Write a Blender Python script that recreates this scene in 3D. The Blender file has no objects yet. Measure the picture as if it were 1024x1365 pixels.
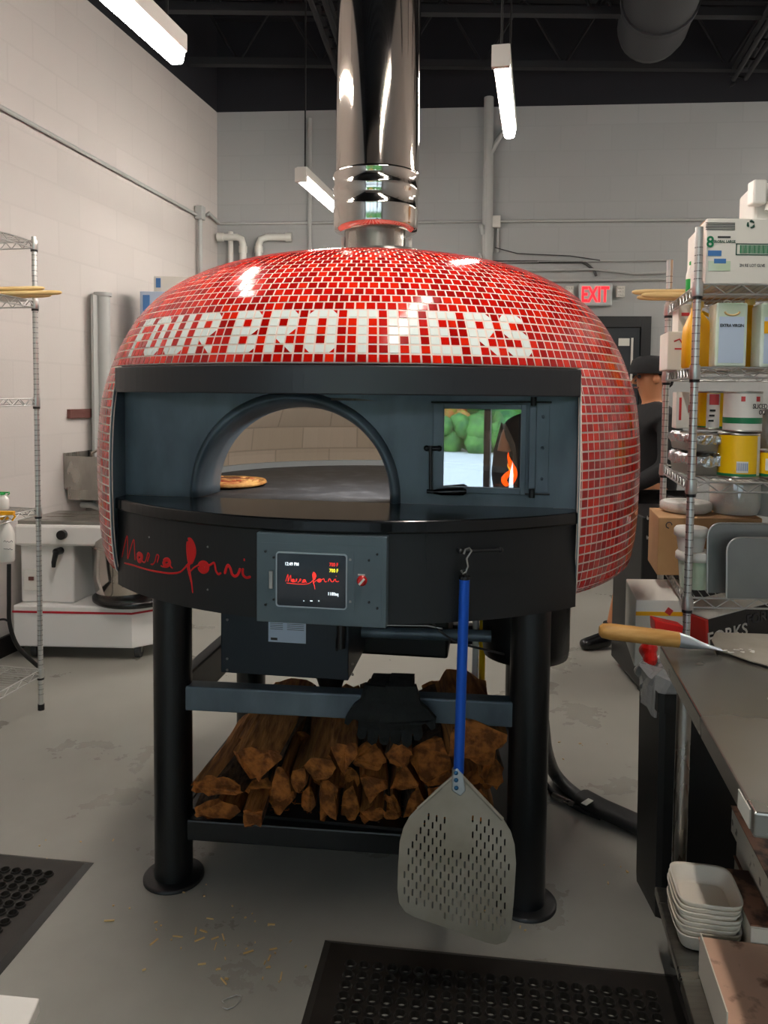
import bpy, bmesh, math, random
from mathutils import Vector as V, Matrix
R = math.radians
random.seed(7)
sc = bpy.context.scene
col = sc.collection
# ------------------------------------------------------------------ camera
F, EYE, PITCH, ROLL, YP = 1020.0, 1.6, math.atan(0.056), 0.010, 582.5
fw = V((0, math.cos(PITCH), -math.sin(PITCH)))
r0 = V((1, 0, 0)); u0 = V((0, math.sin(PITCH), math.cos(PITCH)))
rt = math.cos(ROLL)*r0 + math.sin(ROLL)*u0
up = -math.sin(ROLL)*r0 + math.cos(ROLL)*u0
cam = bpy.data.cameras.new('camera'); camo = bpy.data.objects.new('camera', cam); col.objects.link(camo)
m = Matrix((rt, up, -fw)).transposed().to_4x4(); m.translation = V((0, 0, EYE)); camo.matrix_world = m
cam.sensor_fit = 'VERTICAL'; cam.sensor_height = 36; cam.lens = F/1365*36
cam.shift_y = -(682.5-YP)/1365.0
cam.clip_start = 0.05
sc.camera = camo
CAM = V((0, 0, EYE))
def ray(x, y): return (fw + rt*((x-512)/F) + up*((YP-y)/F))
def at(x, y, Y): d = ray(x, y); return CAM + d*(Y/d.y)
def ath(x, y, h): d = ray(x, y); return CAM + d*((h-EYE)/d.z)
def atp(x, y, P, n): d = ray(x, y); return CAM + d*((P-CAM).dot(n)/d.dot(n))

# ------------------------------------------------------------------ materials
def lin(c):
    o = []
    for v in c:
        v = v/255
        o.append(v/12.92 if v <= .04045 else ((v+.055)/1.055)**2.4)
    return (*o, 1)
def mat(name, rgb, rough=.5, metal=0, rgb2=None, scale=8, bump=0, bscale=60, emit=0, spec=.5, detail=4, stretch=None, coat=0, lo=.35, hi=.65, rrange=0):
    m = bpy.data.materials.new(name); m.use_nodes = True
    nt = m.node_tree; b = nt.nodes['Principled BSDF']; L = nt.links
    b.inputs['Base Color'].default_value = lin(rgb); b.inputs['Roughness'].default_value = rough
    b.inputs['Metallic'].default_value = metal; b.inputs['Specular IOR Level'].default_value = spec
    if coat: b.inputs['Coat Weight'].default_value = coat; b.inputs['Coat Roughness'].default_value = .05
    tc = nt.nodes.new('ShaderNodeTexCoord'); vec = tc.outputs['Object']
    if stretch:
        mp = nt.nodes.new('ShaderNodeMapping'); mp.inputs['Scale'].default_value = stretch
        L.new(vec, mp.inputs[0]); vec = mp.outputs[0]
    n = None
    if rgb2 or rrange:
        n = nt.nodes.new('ShaderNodeTexNoise'); n.inputs['Scale'].default_value = scale; n.inputs['Detail'].default_value = detail
        L.new(vec, n.inputs['Vector'])
    if rgb2:
        cr = nt.nodes.new('ShaderNodeValToRGB'); cr.color_ramp.elements[0].position = lo; cr.color_ramp.elements[1].position = hi
        cr.color_ramp.elements[0].color = lin(rgb); cr.color_ramp.elements[1].color = lin(rgb2)
        L.new(n.outputs['Fac'], cr.inputs[0]); L.new(cr.outputs[0], b.inputs['Base Color'])
    if rrange:
        mr = nt.nodes.new('ShaderNodeMapRange'); mr.inputs['From Min'].default_value = .3; mr.inputs['From Max'].default_value = .7
        mr.inputs['To Min'].default_value = rough-rrange; mr.inputs['To Max'].default_value = rough+rrange
        L.new(n.outputs['Fac'], mr.inputs[0]); L.new(mr.outputs[0], b.inputs['Roughness'])
    if bump:
        n2 = nt.nodes.new('ShaderNodeTexNoise'); n2.inputs['Scale'].default_value = bscale; n2.inputs['Detail'].default_value = 5
        bp = nt.nodes.new('ShaderNodeBump'); bp.inputs['Strength'].default_value = bump; bp.inputs['Distance'].default_value = .01
        L.new(vec, n2.inputs['Vector']); L.new(n2.outputs['Fac'], bp.inputs['Height']); L.new(bp.outputs[0], b.inputs['Normal'])
    if emit:
        b.inputs['Emission Color'].default_value = lin(rgb); b.inputs['Emission Strength'].default_value = emit
    return m
def blockmat(name, rgb, bw=.47, bh=.235, off=.0, mortar=.008, rough=.6, mort=.9, bump=.35, rgb2=None):
    m = mat(name, rgb, rough); nt = m.node_tree; L = nt.links; b = nt.nodes['Principled BSDF']
    uv = nt.nodes.new('ShaderNodeTexCoord'); mp = nt.nodes.new('ShaderNodeMapping'); mp.inputs['Location'].default_value = (0, off, 0)
    L.new(uv.outputs['UV'], mp.inputs[0])
    br = nt.nodes.new('ShaderNodeTexBrick'); br.inputs['Scale'].default_value = 1; br.inputs['Brick Width'].default_value = bw
    br.inputs['Row Height'].default_value = bh; br.inputs['Mortar Size'].default_value = mortar; br.inputs['Mortar Smooth'].default_value = .3
    c = lin(rgb); c2 = lin(rgb2 or tuple(v*.98 for v in rgb))
    br.inputs['Color1'].default_value = c; br.inputs['Color2'].default_value = c2
    br.inputs['Mortar'].default_value = (c[0]*mort, c[1]*mort, c[2]*mort, 1)
    L.new(mp.outputs[0], br.inputs['Vector']); L.new(br.outputs['Color'], b.inputs['Base Color'])
    bp = nt.nodes.new('ShaderNodeBump'); bp.inputs['Strength'].default_value = bump; bp.inputs['Distance'].default_value = .006; bp.invert = True
    n = nt.nodes.new('ShaderNodeTexNoise'); n.inputs['Scale'].default_value = 70
    bp2 = nt.nodes.new('ShaderNodeBump'); bp2.inputs['Strength'].default_value = .12; bp2.inputs['Distance'].default_value = .004
    L.new(uv.outputs['UV'], n.inputs['Vector']); L.new(n.outputs['Fac'], bp2.inputs['Height'])
    L.new(br.outputs['Fac'], bp.inputs['Height']); L.new(bp.outputs[0], bp2.inputs['Normal']); L.new(bp2.outputs[0], b.inputs['Normal'])
    return m
M = {}
M['wall'] = blockmat('wall_paint', (206, 199, 194), off=.10, mort=.94, bump=.1)
M['wallback'] = blockmat('wall_paint_grey', (172, 174, 173), off=.10, mort=.94, bump=.12)
M['wallblack'] = mat('black_paint', (23, 24, 31), .8)
M['ceil'] = mat('ceiling_black', (20, 21, 28), .8)
M['joist'] = mat('joist_black', (23, 24, 28), .75)
M['duct'] = mat('duct_dark', (42, 43, 46), .6)
M['blackmetal'] = mat('black_powdercoat', (11, 14, 17), .4, .0, bump=.03, bscale=300, spec=.5)
M['facemetal'] = mat('blue_black_steel', (76, 88, 98), .42, .2, rgb2=(116, 130, 140), scale=3.2, detail=8, stretch=(2.2, 2.2, 1), lo=.3, hi=.75, bump=.02, bscale=200)
M['granite'] = mat('black_granite', (8, 9, 10), .16, rgb2=(26, 27, 28), scale=400, lo=.5, hi=.75)
M['visor'] = mat('visor_steel', (60, 62, 65), .36, .5)
M['band'] = mat('band_black', (24, 26, 28), .45, .1, rgb2=(29, 31, 33), scale=3)
M['panel'] = mat('panel_grey', (84, 98, 104), .42, .2, rgb2=(94, 108, 114), scale=6)
M['chrome'] = mat('chrome', (214, 206, 198), .09, 1)
M['chrome_warm'] = mat('polished_flue', (205, 196, 188), .07, 1)
M['steel'] = mat('brushed_steel', (176, 172, 165), .3, 1, rgb2=(150, 147, 141), scale=3, stretch=(1, 12, 1), rrange=.06)
M['tabletop'] = mat('worn_steel_top', (146, 142, 134), .28, .8, rgb2=(160, 156, 147), scale=3, detail=3, rrange=.04, lo=.2, hi=.8)
M['wire'] = mat('wire_chrome', (206, 205, 202), .3, .85)
M['groove'] = mat('post_groove_grey', (110, 110, 110), .4, .5)
M['alu'] = mat('aluminium', (186, 180, 166), .38, .55, rgb2=(168, 160, 144), scale=9, rrange=.06)
M['blue'] = mat('blue_anodised', (22, 92, 208), .3, .35)
M['bluerivet'] = mat('blue_rivet', (60, 110, 150), .3, .7)
M['red'] = mat('logo_red', (225, 12, 16), .45)
M['redknob'] = mat('red_switch', (200, 25, 25), .3)
M['white'] = mat('white_enamel', (235, 232, 228), .3)
M['whitebox'] = mat('white_carton', (226, 222, 212), .6, bump=.04, bscale=40)
M['plasticwhite'] = mat('white_plastic', (232, 228, 220), .4)
M['foam'] = mat('foam_white', (238, 228, 212), .7, bump=.05, bscale=200)
M['pvc'] = mat('pvc_white', (225, 224, 216), .35)
M['pipegrey'] = mat('painted_pipe', (176, 177, 174), .45)
M['card'] = mat('cardboard', (182, 142, 98), .8, rgb2=(168, 128, 86), scale=6)
M['black'] = mat('black_plastic', (10, 10, 11), .42)
M['rubber'] = mat('black_rubber', (30, 27, 24), .42, rgb2=(42, 38, 34), scale=14)
M['cable'] = mat('black_cable', (12, 12, 12), .6)
M['conduit'] = mat('grey_conduit', (70, 70, 70), .5, rgb2=(50, 50, 50), scale=30)
M['ledwhite'] = mat('led_diffuser', (255, 247, 238), .5, emit=108)
M['fixture'] = mat('fixture_white', (215, 212, 204), .4)
M['yellow'] = mat('yellow_label', (245, 196, 10), .4)
M['yelplastic'] = mat('yellow_plastic', (240, 175, 20), .4)
M['green'] = mat('green_print', (22, 120, 76), .4)
M['greencap'] = mat('green_cap', (20, 150, 60), .4)
M['darkgreen'] = mat('dark_green_ink', (40, 80, 66), .6)
M['ink'] = mat('dark_ink', (50, 50, 52), .6)
M['inkred'] = mat('red_ink', (200, 60, 60), .5)
M['inkblue'] = mat('blue_ink', (70, 120, 180), .5)
M['foil'] = mat('crumpled_foil', (205, 205, 205), .18, 1, bump=1.0, bscale=45)
M['tin'] = mat('tin_metal', (170, 168, 160), .3, 1)
M['wrap'] = mat('plastic_wrap', (205, 210, 214), .2, bump=.5, bscale=18, spec=.8)
M['oliv'] = mat('oil_tin_green', (196, 214, 184), .25, rgb2=(225, 236, 228), scale=5)
M['dowel'] = mat('pale_wood', (226, 196, 138), .55, rgb2=(206, 170, 110), scale=4, stretch=(1, 1, 8))
M['peelwood'] = mat('wooden_handle', (216, 164, 92), .45, rgb2=(190, 136, 66), scale=5, stretch=(2, 14, 14), bump=.1, bscale=20)
M['log'] = mat('split_wood', (188, 128, 66), .85, rgb2=(124, 76, 36), scale=7, stretch=(8, 1, 8), bump=.6, bscale=14)
M['logend'] = mat('wood_end', (192, 118, 54), .9, rgb2=(120, 70, 30), scale=30, lo=.4, hi=.6, bump=.9, bscale=60)
M['bark'] = mat('bark', (98, 78, 60), .95, rgb2=(56, 42, 32), scale=24, stretch=(3, 1, 3), bump=1., bscale=24)
M['glove'] = mat('glove_black', (16, 20, 20), .75, bump=.4, bscale=90)
M['leaf'] = mat('foliage', (90, 150, 60), .6, rgb2=(40, 96, 40), scale=3)
M['leafr'] = mat('foliage_orange', (214, 120, 66), .6, rgb2=(150, 170, 60), scale=3)
M['pave'] = mat('concrete_pale', (215, 215, 208), .8)
M['skin'] = mat('skin', (176, 118, 82), .5, bump=.05)
M['cloth'] = mat('black_cloth', (12, 12, 14), .85, bump=.2, bscale=30)
M['paper'] = mat('paper_sticker', (190, 205, 225), .5)
M['plate'] = mat('sticker_white', (215, 215, 205), .5)
M['marble'] = mat('brown_marbled_print', (170, 122, 98), .5, rgb2=(78, 56, 46), scale=18, detail=8, lo=.45, hi=.6)
M['marblel'] = mat('pink_brown_print', (226, 182, 154), .5, rgb2=(146, 100, 78), scale=16, detail=8, lo=.5, hi=.62)
M['speckle'] = mat('speckled_white', (228, 222, 208), .5, rgb2=(120, 112, 98), scale=30, detail=2, lo=.62, hi=.7)
M['exitplate'] = mat('sign_housing', (190, 196, 196), .4)
M['exitred'] = mat('exit_red', (255, 20, 30), .4, emit=3)
M['flame'] = mat('flame', (255, 80, 10), .4, emit=9)
M['flameh'] = mat('flame_core', (255, 160, 50), .4, emit=7)
M['screen'] = mat('screen_dark', (20, 30, 38), .12, emit=.25)
M['txtw'] = mat('screen_white', (240, 250, 255), .4, emit=1.6)
M['txtr'] = mat('screen_red', (240, 50, 40), .4, emit=1.2)
M['txty'] = mat('screen_yellow', (250, 240, 60), .4, emit=1.5)
M['tilered'] = mat('tile_red', (206, 22, 10), .1)
M['tilered2'] = mat('tile_red_dark', (170, 14, 9), .1)
M['tilered3'] = mat('tile_red_bright', (228, 38, 14), .1)
M['tilewhite'] = mat('tile_white', (240, 246, 240), .14, spec=.3)
M['grout'] = mat('grout', (248, 226, 212), .8)
M['brick'] = blockmat('oven_firebrick', (168, 156, 142), bw=.26, bh=.1, mortar=.004, mort=.72, rough=.9, rgb2=(158, 146, 130))
M['deck'] = mat('oven_deck_stone', (44, 47, 52), .5, rgb2=(74, 77, 82), scale=14, detail=8, lo=.5, hi=.7)
M['crust'] = mat('pizza_crust', (206, 160, 92), .7, rgb2=(150, 96, 44), scale=22, bump=.5, bscale=40)
M['topping'] = mat('pizza_topping', (150, 40, 22), .45, rgb2=(224, 180, 110), scale=26, bump=.5, bscale=50)
M['brickvent'] = mat('vent_brown', (112, 70, 64), .7)
M['bagclear'] = mat('clear_bag', (150, 150, 150), .15, bump=.6, bscale=20)
M['redbag'] = mat('red_plastic', (215, 30, 24), .35, bump=.4, bscale=12)
M['blacksheen'] = mat('black_gloss', (14, 14, 16), .25)
# floor
def floor_mat():
    m = mat('epoxy_floor', (132, 130, 120), .3); nt = m.node_tree; L = nt.links; b = nt.nodes['Principled BSDF']
    tc = nt.nodes.new('ShaderNodeTexCoord')
    n = nt.nodes.new('ShaderNodeTexNoise'); n.inputs['Scale'].default_value = 1.6; n.inputs['Detail'].default_value = 9; n.inputs['Roughness'].default_value = .62
    L.new(tc.outputs['Object'], n.inputs['Vector'])
    cr = nt.nodes.new('ShaderNodeValToRGB'); e = cr.color_ramp.elements
    e[0].position = .36; e[0].color = lin((150, 148, 139)); e[1].position = .62; e[1].color = lin((160, 158, 149))
    L.new(n.outputs['Fac'], cr.inputs[0])
    n2 = nt.nodes.new('ShaderNodeTexNoise'); n2.inputs['Scale'].default_value = 3.1; n2.inputs['Detail'].default_value = 12; n2.inputs['Roughness'].default_value = .7
    L.new(tc.outputs['Object'], n2.inputs['Vector'])
    cr2 = nt.nodes.new('ShaderNodeValToRGB'); e = cr2.color_ramp.elements; e[0].position = .60; e[1].position = .66
    e[0].color = (0, 0, 0, 1); e[1].color = (.06, .06, .06, 1)
    L.new(n2.outputs['Fac'], cr2.inputs[0])
    mx = nt.nodes.new('ShaderNodeMixRGB'); mx.inputs[2].default_value = lin((168, 162, 146))
    L.new(cr2.outputs[0], mx.inputs[0]); L.new(cr.outputs[0], mx.inputs[1]); L.new(mx.outputs[0], b.inputs['Base Color'])
    mr = nt.nodes.new('ShaderNodeMapRange'); mr.inputs['From Min'].default_value = .35; mr.inputs['From Max'].default_value = .65
    mr.inputs['To Min'].default_value = .25; mr.inputs['To Max'].default_value = .36
    L.new(n.outputs['Fac'], mr.inputs[0]); L.new(mr.outputs[0], b.inputs['Roughness'])
    return m
M['floor'] = floor_mat()
def glass(name, fac=.3, tint=(.8, .85, .85, 1)):
    m = bpy.data.materials.new(name); m.use_nodes = True; nt = m.node_tree; nt.nodes.clear(); L = nt.links
    o = nt.nodes.new('ShaderNodeOutputMaterial'); mx = nt.nodes.new('ShaderNodeMixShader'); mx.inputs[0].default_value = fac
    t = nt.nodes.new('ShaderNodeBsdfTransparent'); t.inputs[0].default_value = tint
    g = nt.nodes.new('ShaderNodeBsdfGlossy'); g.inputs['Roughness'].default_value = .01
    L.new(t.outputs[0], mx.inputs[1]); L.new(g.outputs[0], mx.inputs[2]); L.new(mx.outputs[0], o.inputs[0]); return m
M['doorglass'] = glass('coated_glass', .5, (.75, .75, .75, 1)); M['paneglass'] = glass('window_glass', .06, (.95, .97, .97, 1))
M['wrapclear'] = glass('clear_film', .10, (.97, .98, .98, 1))

# ------------------------------------------------------------------ mesh builder
class MB:
    def __init__(s): s.v = []; s.f = []; s.m = []; s.sm = []; s.uv = {}
    def face(s, idx, mi=0, sm=False): s.f.append(tuple(idx)); s.m.append(mi); s.sm.append(sm)
    def poly(s, pts, mi=0, sm=False):
        b = len(s.v); s.v += [V(p) for p in pts]; s.face(range(b, b+len(pts)), mi, sm)
    def box(s, c, size, rot=None, mi=0, top=None):
        sx, sy, sz = [k/2 for k in size]; rot = rot or Matrix.Identity(3); tx, ty = top or (1, 1)
        b = len(s.v); c = V(c)
        for (x, y, z) in ((-1,-1,-1),(1,-1,-1),(1,1,-1),(-1,1,-1),(-1,-1,1),(1,-1,1),(1,1,1),(-1,1,1)):
            k = (tx, ty) if z > 0 else (1, 1)
            s.v.append(c + rot @ V((x*sx*k[0], y*sy*k[1], z*sz)))
        for f in ((3,2,1,0),(4,5,6,7),(0,1,5,4),(1,2,6,5),(2,3,7,6),(3,0,4,7)): s.face([b+i for i in f], mi)
        return s
    def rings(s, rings, mi=0, closed=True, sm=True, cap0=False, cap1=False, loop=False):
        b = len(s.v); n = len(rings[0])
        for r_ in rings: s.v += [V(p) for p in r_]
        K = len(rings)
        for k in range(K if loop else K-1):
            k2 = (k+1) % K
            for i in range(n if closed else n-1):
                j = (i+1) % n
                s.face([b+k*n+i, b+k*n+j, b+k2*n+j, b+k2*n+i], mi, sm)
        for cp_, k in ((cap0, 0), (cap1, K-1)):
            if cp_:
                q = len(s.v); s.v += [V(p) for p in rings[k]]; s.face([q+i for i in (range(n) if k else range(n-1, -1, -1))], mi)
        return s
    def tube(s, pts, r, n=12, mi=0, cap=True, sm=True):
        pts = [V(p) for p in pts]; rs = r if isinstance(r, (list, tuple)) else [r]*len(pts)
        rings = []; t0 = (pts[1]-pts[0]).normalized()
        a = V((0, 0, 1)) if abs(t0.z) < .9 else V((1, 0, 0))
        x = t0.cross(a).normalized()
        for i, p in enumerate(pts):
            if i == 0: t = pts[1]-pts[0]
            elif i == len(pts)-1: t = pts[-1]-pts[-2]
            else: t = (pts[i+1]-pts[i]).normalized() + (pts[i]-pts[i-1]).normalized()
            t.normalize(); x = (x - t*x.dot(t)).normalized(); y = t.cross(x)
            rings.append([p + (x*math.cos(2*math.pi*k/n) + y*math.sin(2*math.pi*k/n))*rs[i] for k in range(n)])
        return s.rings(rings, mi, True, sm, cap, cap)
    def lathe(s, c, prof, n=32, mi=0, axis='z', cap0=True, cap1=True, sm=True, rot=None, sx=1, sy=1):
        c = V(c); rings = []
        for (r, h) in prof:
            ring = []
            for k in range(n):
                a = 2*math.pi*k/n; p = V((r*math.cos(a)*sx, r*math.sin(a)*sy, h))
                if axis == 'y': p = V((p.x, h, p.y))
                if axis == 'x': p = V((h, p.x, p.y))
                if rot: p = rot @ p
                ring.append(c+p)
            rings.append(ring)
        return s.rings(rings, mi, True, sm, cap0, cap1)
    def prism(s, pts, off, mi=0, mside=None):
        b = len(s.v); n = len(pts); off = V(off); mside = mi if mside is None else mside
        s.v += [V(p) for p in pts] + [V(p)+off for p in pts]
        s.face([b+i for i in range(n)][::-1], mi); s.face([b+n+i for i in range(n)], mi)
        for i in range(n):
            j = (i+1) % n; s.face([b+i, b+j, b+n+j, b+n+i], mside)
        return s
    def sphere(s, c, r, n=16, mi=0, sc=(1, 1, 1), rot=None):
        prof = [(max(1e-4, math.sin(math.pi*k/(n//2))), -math.cos(math.pi*k/(n//2))) for k in range(n//2+1)]
        rings = []
        for (q, h) in prof:
            ring = []
            for k in range(n):
                a = 2*math.pi*k/n; p = V((q*math.cos(a)*sc[0], q*math.sin(a)*sc[1], h*sc[2]))*r
                if rot: p = rot @ p
                ring.append(V(c)+p)
            rings.append(ring)
        return s.rings(rings, mi, True, True, True, True)
    def build(s, name, mats, parent=None, bevel=0, seg=2, fixn=True):
        me = bpy.data.meshes.new(name); me.from_pydata([tuple(v) for v in s.v], [], s.f)
        if not isinstance(mats, (list, tuple)): mats = [mats]
        for q in mats: me.materials.append(q)
        me.polygons.foreach_set('material_index', s.m); me.polygons.foreach_set('use_smooth', s.sm)
        if fixn:
            bm = bmesh.new(); bm.from_mesh(me); bmesh.ops.recalc_face_normals(bm, faces=bm.faces); bm.to_mesh(me); bm.free()
        me.update()
        return link(name, me, parent, bevel, seg)
def link(name, me, parent=None, bevel=0, seg=2):
    o = bpy.data.objects.new(name, me); col.objects.link(o)
    if parent: o.parent = parent; o.matrix_parent_inverse = world_of(parent).inverted()
    if bevel:
        b = o.modifiers.new('bevel', 'BEVEL'); b.width = bevel; b.segments = seg; b.limit_method = 'ANGLE'; b.angle_limit = R(40)
    return o
def world_of(o):
    mw = Matrix.LocRotScale(o.location, o.rotation_euler, o.scale)
    if o.parent: mw = world_of(o.parent) @ o.matrix_parent_inverse @ mw
    return mw
def tag(o, label, cat, group=None, kind=None):
    o['label'] = label; o['category'] = cat
    if group: o['group'] = group
    if kind: o['kind'] = kind
    return o
def thing(name, label, cat, loc=(0, 0, 0), rz=0, group=None):
    o = bpy.data.objects.new(name, None); col.objects.link(o); o.empty_display_size = .1
    o.location = V(loc); o.rotation_euler = (0, 0, rz); return tag(o, label, cat, group)
def struct(o): o['kind'] = 'structure'; return o
def frame(xd, zd):   # matrix with given x dir and normal(z) dir
    xd = V(xd).normalized(); zd = V(zd); zd = (zd - xd*zd.dot(xd)).normalized(); yd = zd.cross(xd)
    return Matrix((xd, yd, zd)).transposed()
def rotz(a): return Matrix.Rotation(a, 3, 'Z')
def curve_mesh(splines, thick):
    """filled 2D outlines (holes by even-odd) extruded; returns mesh in xy plane"""
    cu = bpy.data.curves.new('c', 'CURVE'); cu.dimensions = '2D'; cu.fill_mode = 'BOTH'; cu.extrude = thick/2
    for pts in splines:
        sp = cu.splines.new('POLY'); sp.points.add(len(pts)-1)
        for i, p in enumerate(pts): sp.points[i].co = (p[0], p[1], 0, 1)
        sp.use_cyclic_u = True
    o = bpy.data.objects.new('c', cu); col.objects.link(o)
    dg = bpy.context.evaluated_depsgraph_get(); me = bpy.data.meshes.new_from_object(o.evaluated_get(dg))
    bpy.data.objects.remove(o); bpy.data.curves.remove(cu)
    return me
def text_mesh(t, size, thick=.0008, bold=0, align='CENTER'):
    cu = bpy.data.curves.new('t', 'FONT'); cu.body = t; cu.size = size; cu.extrude = thick/2; cu.align_x = align; cu.align_y = 'CENTER'; cu.offset = bold
    cu.resolution_u = 3
    o = bpy.data.objects.new('t', cu); col.objects.link(o)
    dg = bpy.context.evaluated_depsgraph_get(); me = bpy.data.meshes.new_from_object(o.evaluated_get(dg))
    bpy.data.objects.remove(o); bpy.data.curves.remove(cu)
    return me
def put(me, name, mt, P, rot3, parent=None, scale=(1, 1, 1)):
    mw = rot3.to_4x4(); mw.translation = V(P); me.transform(mw @ Matrix.Diagonal((*scale, 1)))
    if mt:
        me.materials.clear(); me.materials.append(mt)
    me.name = name
    return link(name, me, parent)
def text(t, size, P, xd, nd, mt, parent, name='lettering', bold=0, align='CENTER', xs=1, thick=.0008):
    return put(text_mesh(t, size, thick, bold, align), name, mt, P, frame(xd, nd), parent, (xs, 1, 1))
# ------------------------------------------------------------------ room shell
CZ = 5.2
Cn = V((-1.65, 7.58, 0)); LD = V((-.209, -1, 0)).normalized(); BD = V((1, -.08, 0)).normalized()
BN = V((-.08, -1, 0)).normalized(); LN = V((1, -.209, 0)).normalized()
YR = -5.0
def wall(name, A, B, z0, z1, m, th=.12, out=None, hole=None):
    """vertical slab from A to B, inner face on A-B, thickness outwards; uv in metres; optional rectangular hole (s0,s1,h0,h1)"""
    A = V((A[0], A[1], 0)); B = V((B[0], B[1], 0)); L = (B-A).length; d = (B-A)/L
    cells = [(0, L, z0, z1)] if not hole else [(0, hole[0], z0, z1), (hole[1], L, z0, z1), (hole[0], hole[1], z0, hole[2]), (hole[0], hole[1], hole[3], z1)]
    me = bpy.data.meshes.new(name); vs = []; fs = []; uvs = []
    for (s0, s1, h0, h1) in cells:
        if s1-s0 < .001 or h1-h0 < .001: continue
        b = len(vs)
        for o in (V((0, 0, 0)), out*th):
            for (s, h) in ((s0, h0), (s1, h0), (s1, h1), (s0, h1)): vs.append(A+d*s+o+V((0, 0, h))); uvs.append((s, h))
        fs += [(b, b+1, b+2, b+3), (b+7, b+6, b+5, b+4), (b, b+4, b+5, b+1), (b+1, b+5, b+6, b+2), (b+2, b+6, b+7, b+3), (b+3, b+7, b+4, b)]
    me.from_pydata([tuple(v) for v in vs], [], fs); uvl = me.uv_layers.new(name='uv')
    for lp in me.loops: uvl.data[lp.index].uv = uvs[lp.vertex_index]
    me.materials.append(m); me.update()
    return struct(link(name, me))
Lend = Cn + LD*((Cn.y-YR)/abs(LD.y)); Bend = Cn + BD*6.6
Rend = V((Bend.x-.209*(Bend.y-YR), YR, 0))
fl = MB(); fl.poly([(Lend.x-.2, YR-.1, 0), (Rend.x+.2, YR-.1, 0), (Bend.x+.2, Bend.y+.2, 0), (Cn.x-.2, Cn.y+.2, 0)])
struct(fl.build('floor', M['floor'], fixn=False))
WT = 4.31
wall('wall_left', Lend, Cn, 0, WT, M['wall'], out=-LN)
wall('wall_left_upper', Lend, Cn, WT, CZ, M['wallblack'], out=-LN)
wall('wall_back', Cn, Bend, 0, WT, M['wallback'], out=-BN)
wall('wall_back_upper', Cn, Bend, WT, CZ, M['wallblack'], out=-BN)
wall('wall_right', Bend, Rend, 0, CZ, M['wall'], out=V((1, -.2, 0)).normalized())
WL = (Rend-Lend).length
wall('wall_front', Lend, Rend, 0, CZ, M['wall'], out=V((0, -1, 0)), hole=(.35, WL-.4, .25, 3.3))
ce = MB(); ce.poly([(Lend.x-.2, YR-.1, CZ), (Cn.x-.2, Cn.y+.2, CZ), (Bend.x+.2, Bend.y+.2, CZ), (Rend.x+.2, YR-.1, CZ)])
ceil = struct(ce.build('ceiling', M['ceil'], fixn=False))
# steel deck ribs, bar joists, girders under the ceiling
rb = MB()
for i in range(46): rb.box((1.0, -4.4+i*.27, CZ-.03), (9, .1, .06))
rb.build('deck_rib', M['ceil'], ceil)
for y in (1.2, 2.6, 3.8, 5.0, 6.0, 6.95):
    b = MB(); z1, z0 = CZ-.1, 4.52
    for z in (z0, z1): b.box((1.2, y, z), (7.2, .07, .06))
    n = 20
    for k in range(n):
        x0 = -2.4+k*.36; zz = (z0, z1) if k % 2 else (z1, z0)
        b.tube([(x0, y, zz[0]), (x0+.36, y, zz[1])], .014, 5)
    b.build('joist', M['joist'], ceil)
for (x0, y0, x1, y1) in ((-.75, 3.0, -.35, 7.3), (2.3, 3.0, 3.1, 6.9)):
    b = MB(); A = V((x0, y0, 0)); B = V((x1, y1, 0)); d = (B-A).normalized(); s = V((-d.y, d.x, 0))
    for z in (4.4, 4.5):
        for q in (-.05, .05): b.tube([A+s*q+V((0, 0, z)), B+s*q+V((0, 0, z))], .022, 6)
    for k in range(24):
        p = A+d*(k*.18); b.tube([p+s*(.05 if k % 2 else -.05)+V((0, 0, 4.4)), p+d*.18-s*(.05 if k % 2 else -.05)+V((0, 0, 4.5))], .01, 5)
    b.build('girder', M['joist'], ceil)
# round duct
dt = thing('air_duct', 'dark round air duct hanging under the black ceiling at upper right', 'duct', (2.3, 6.2, 4.6))
d0 = at(868, 42, 6.3); dd = V((-.209, -1, 0)).normalized()
b = MB(); prof = [d0+dd*(-.06), d0, d0+dd*.1, d0+dd*4.2]; b.tube(prof, [.17, .25, .27, .27], 28); b.build('duct_body', M['duct'], dt)
for k in (.5, 1.7): b = MB(); b.tube([d0+dd*k, d0+dd*(k+.06)], .285, 28); b.build('joint_band', M['duct'], dt)
for k in (.6, 2.2):
    b = MB(); p = d0+dd*k; b.tube([p+V((0, 0, .2)), V((p.x, p.y, CZ))], .008, 6); b.build('hanger_rod', M['joist'], dt)
# baseboard
b = MB(); A = Lend+LN*.012; B = Cn+LN*.012
b.box(((A.x+B.x)/2, (A.y+B.y)/2, .06), (.02, (B-A).length-.1, .12), rotz(math.atan2(-LD.x, -LD.y)*-1))
struct(b.build('baseboard_left', M['black']))
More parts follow.
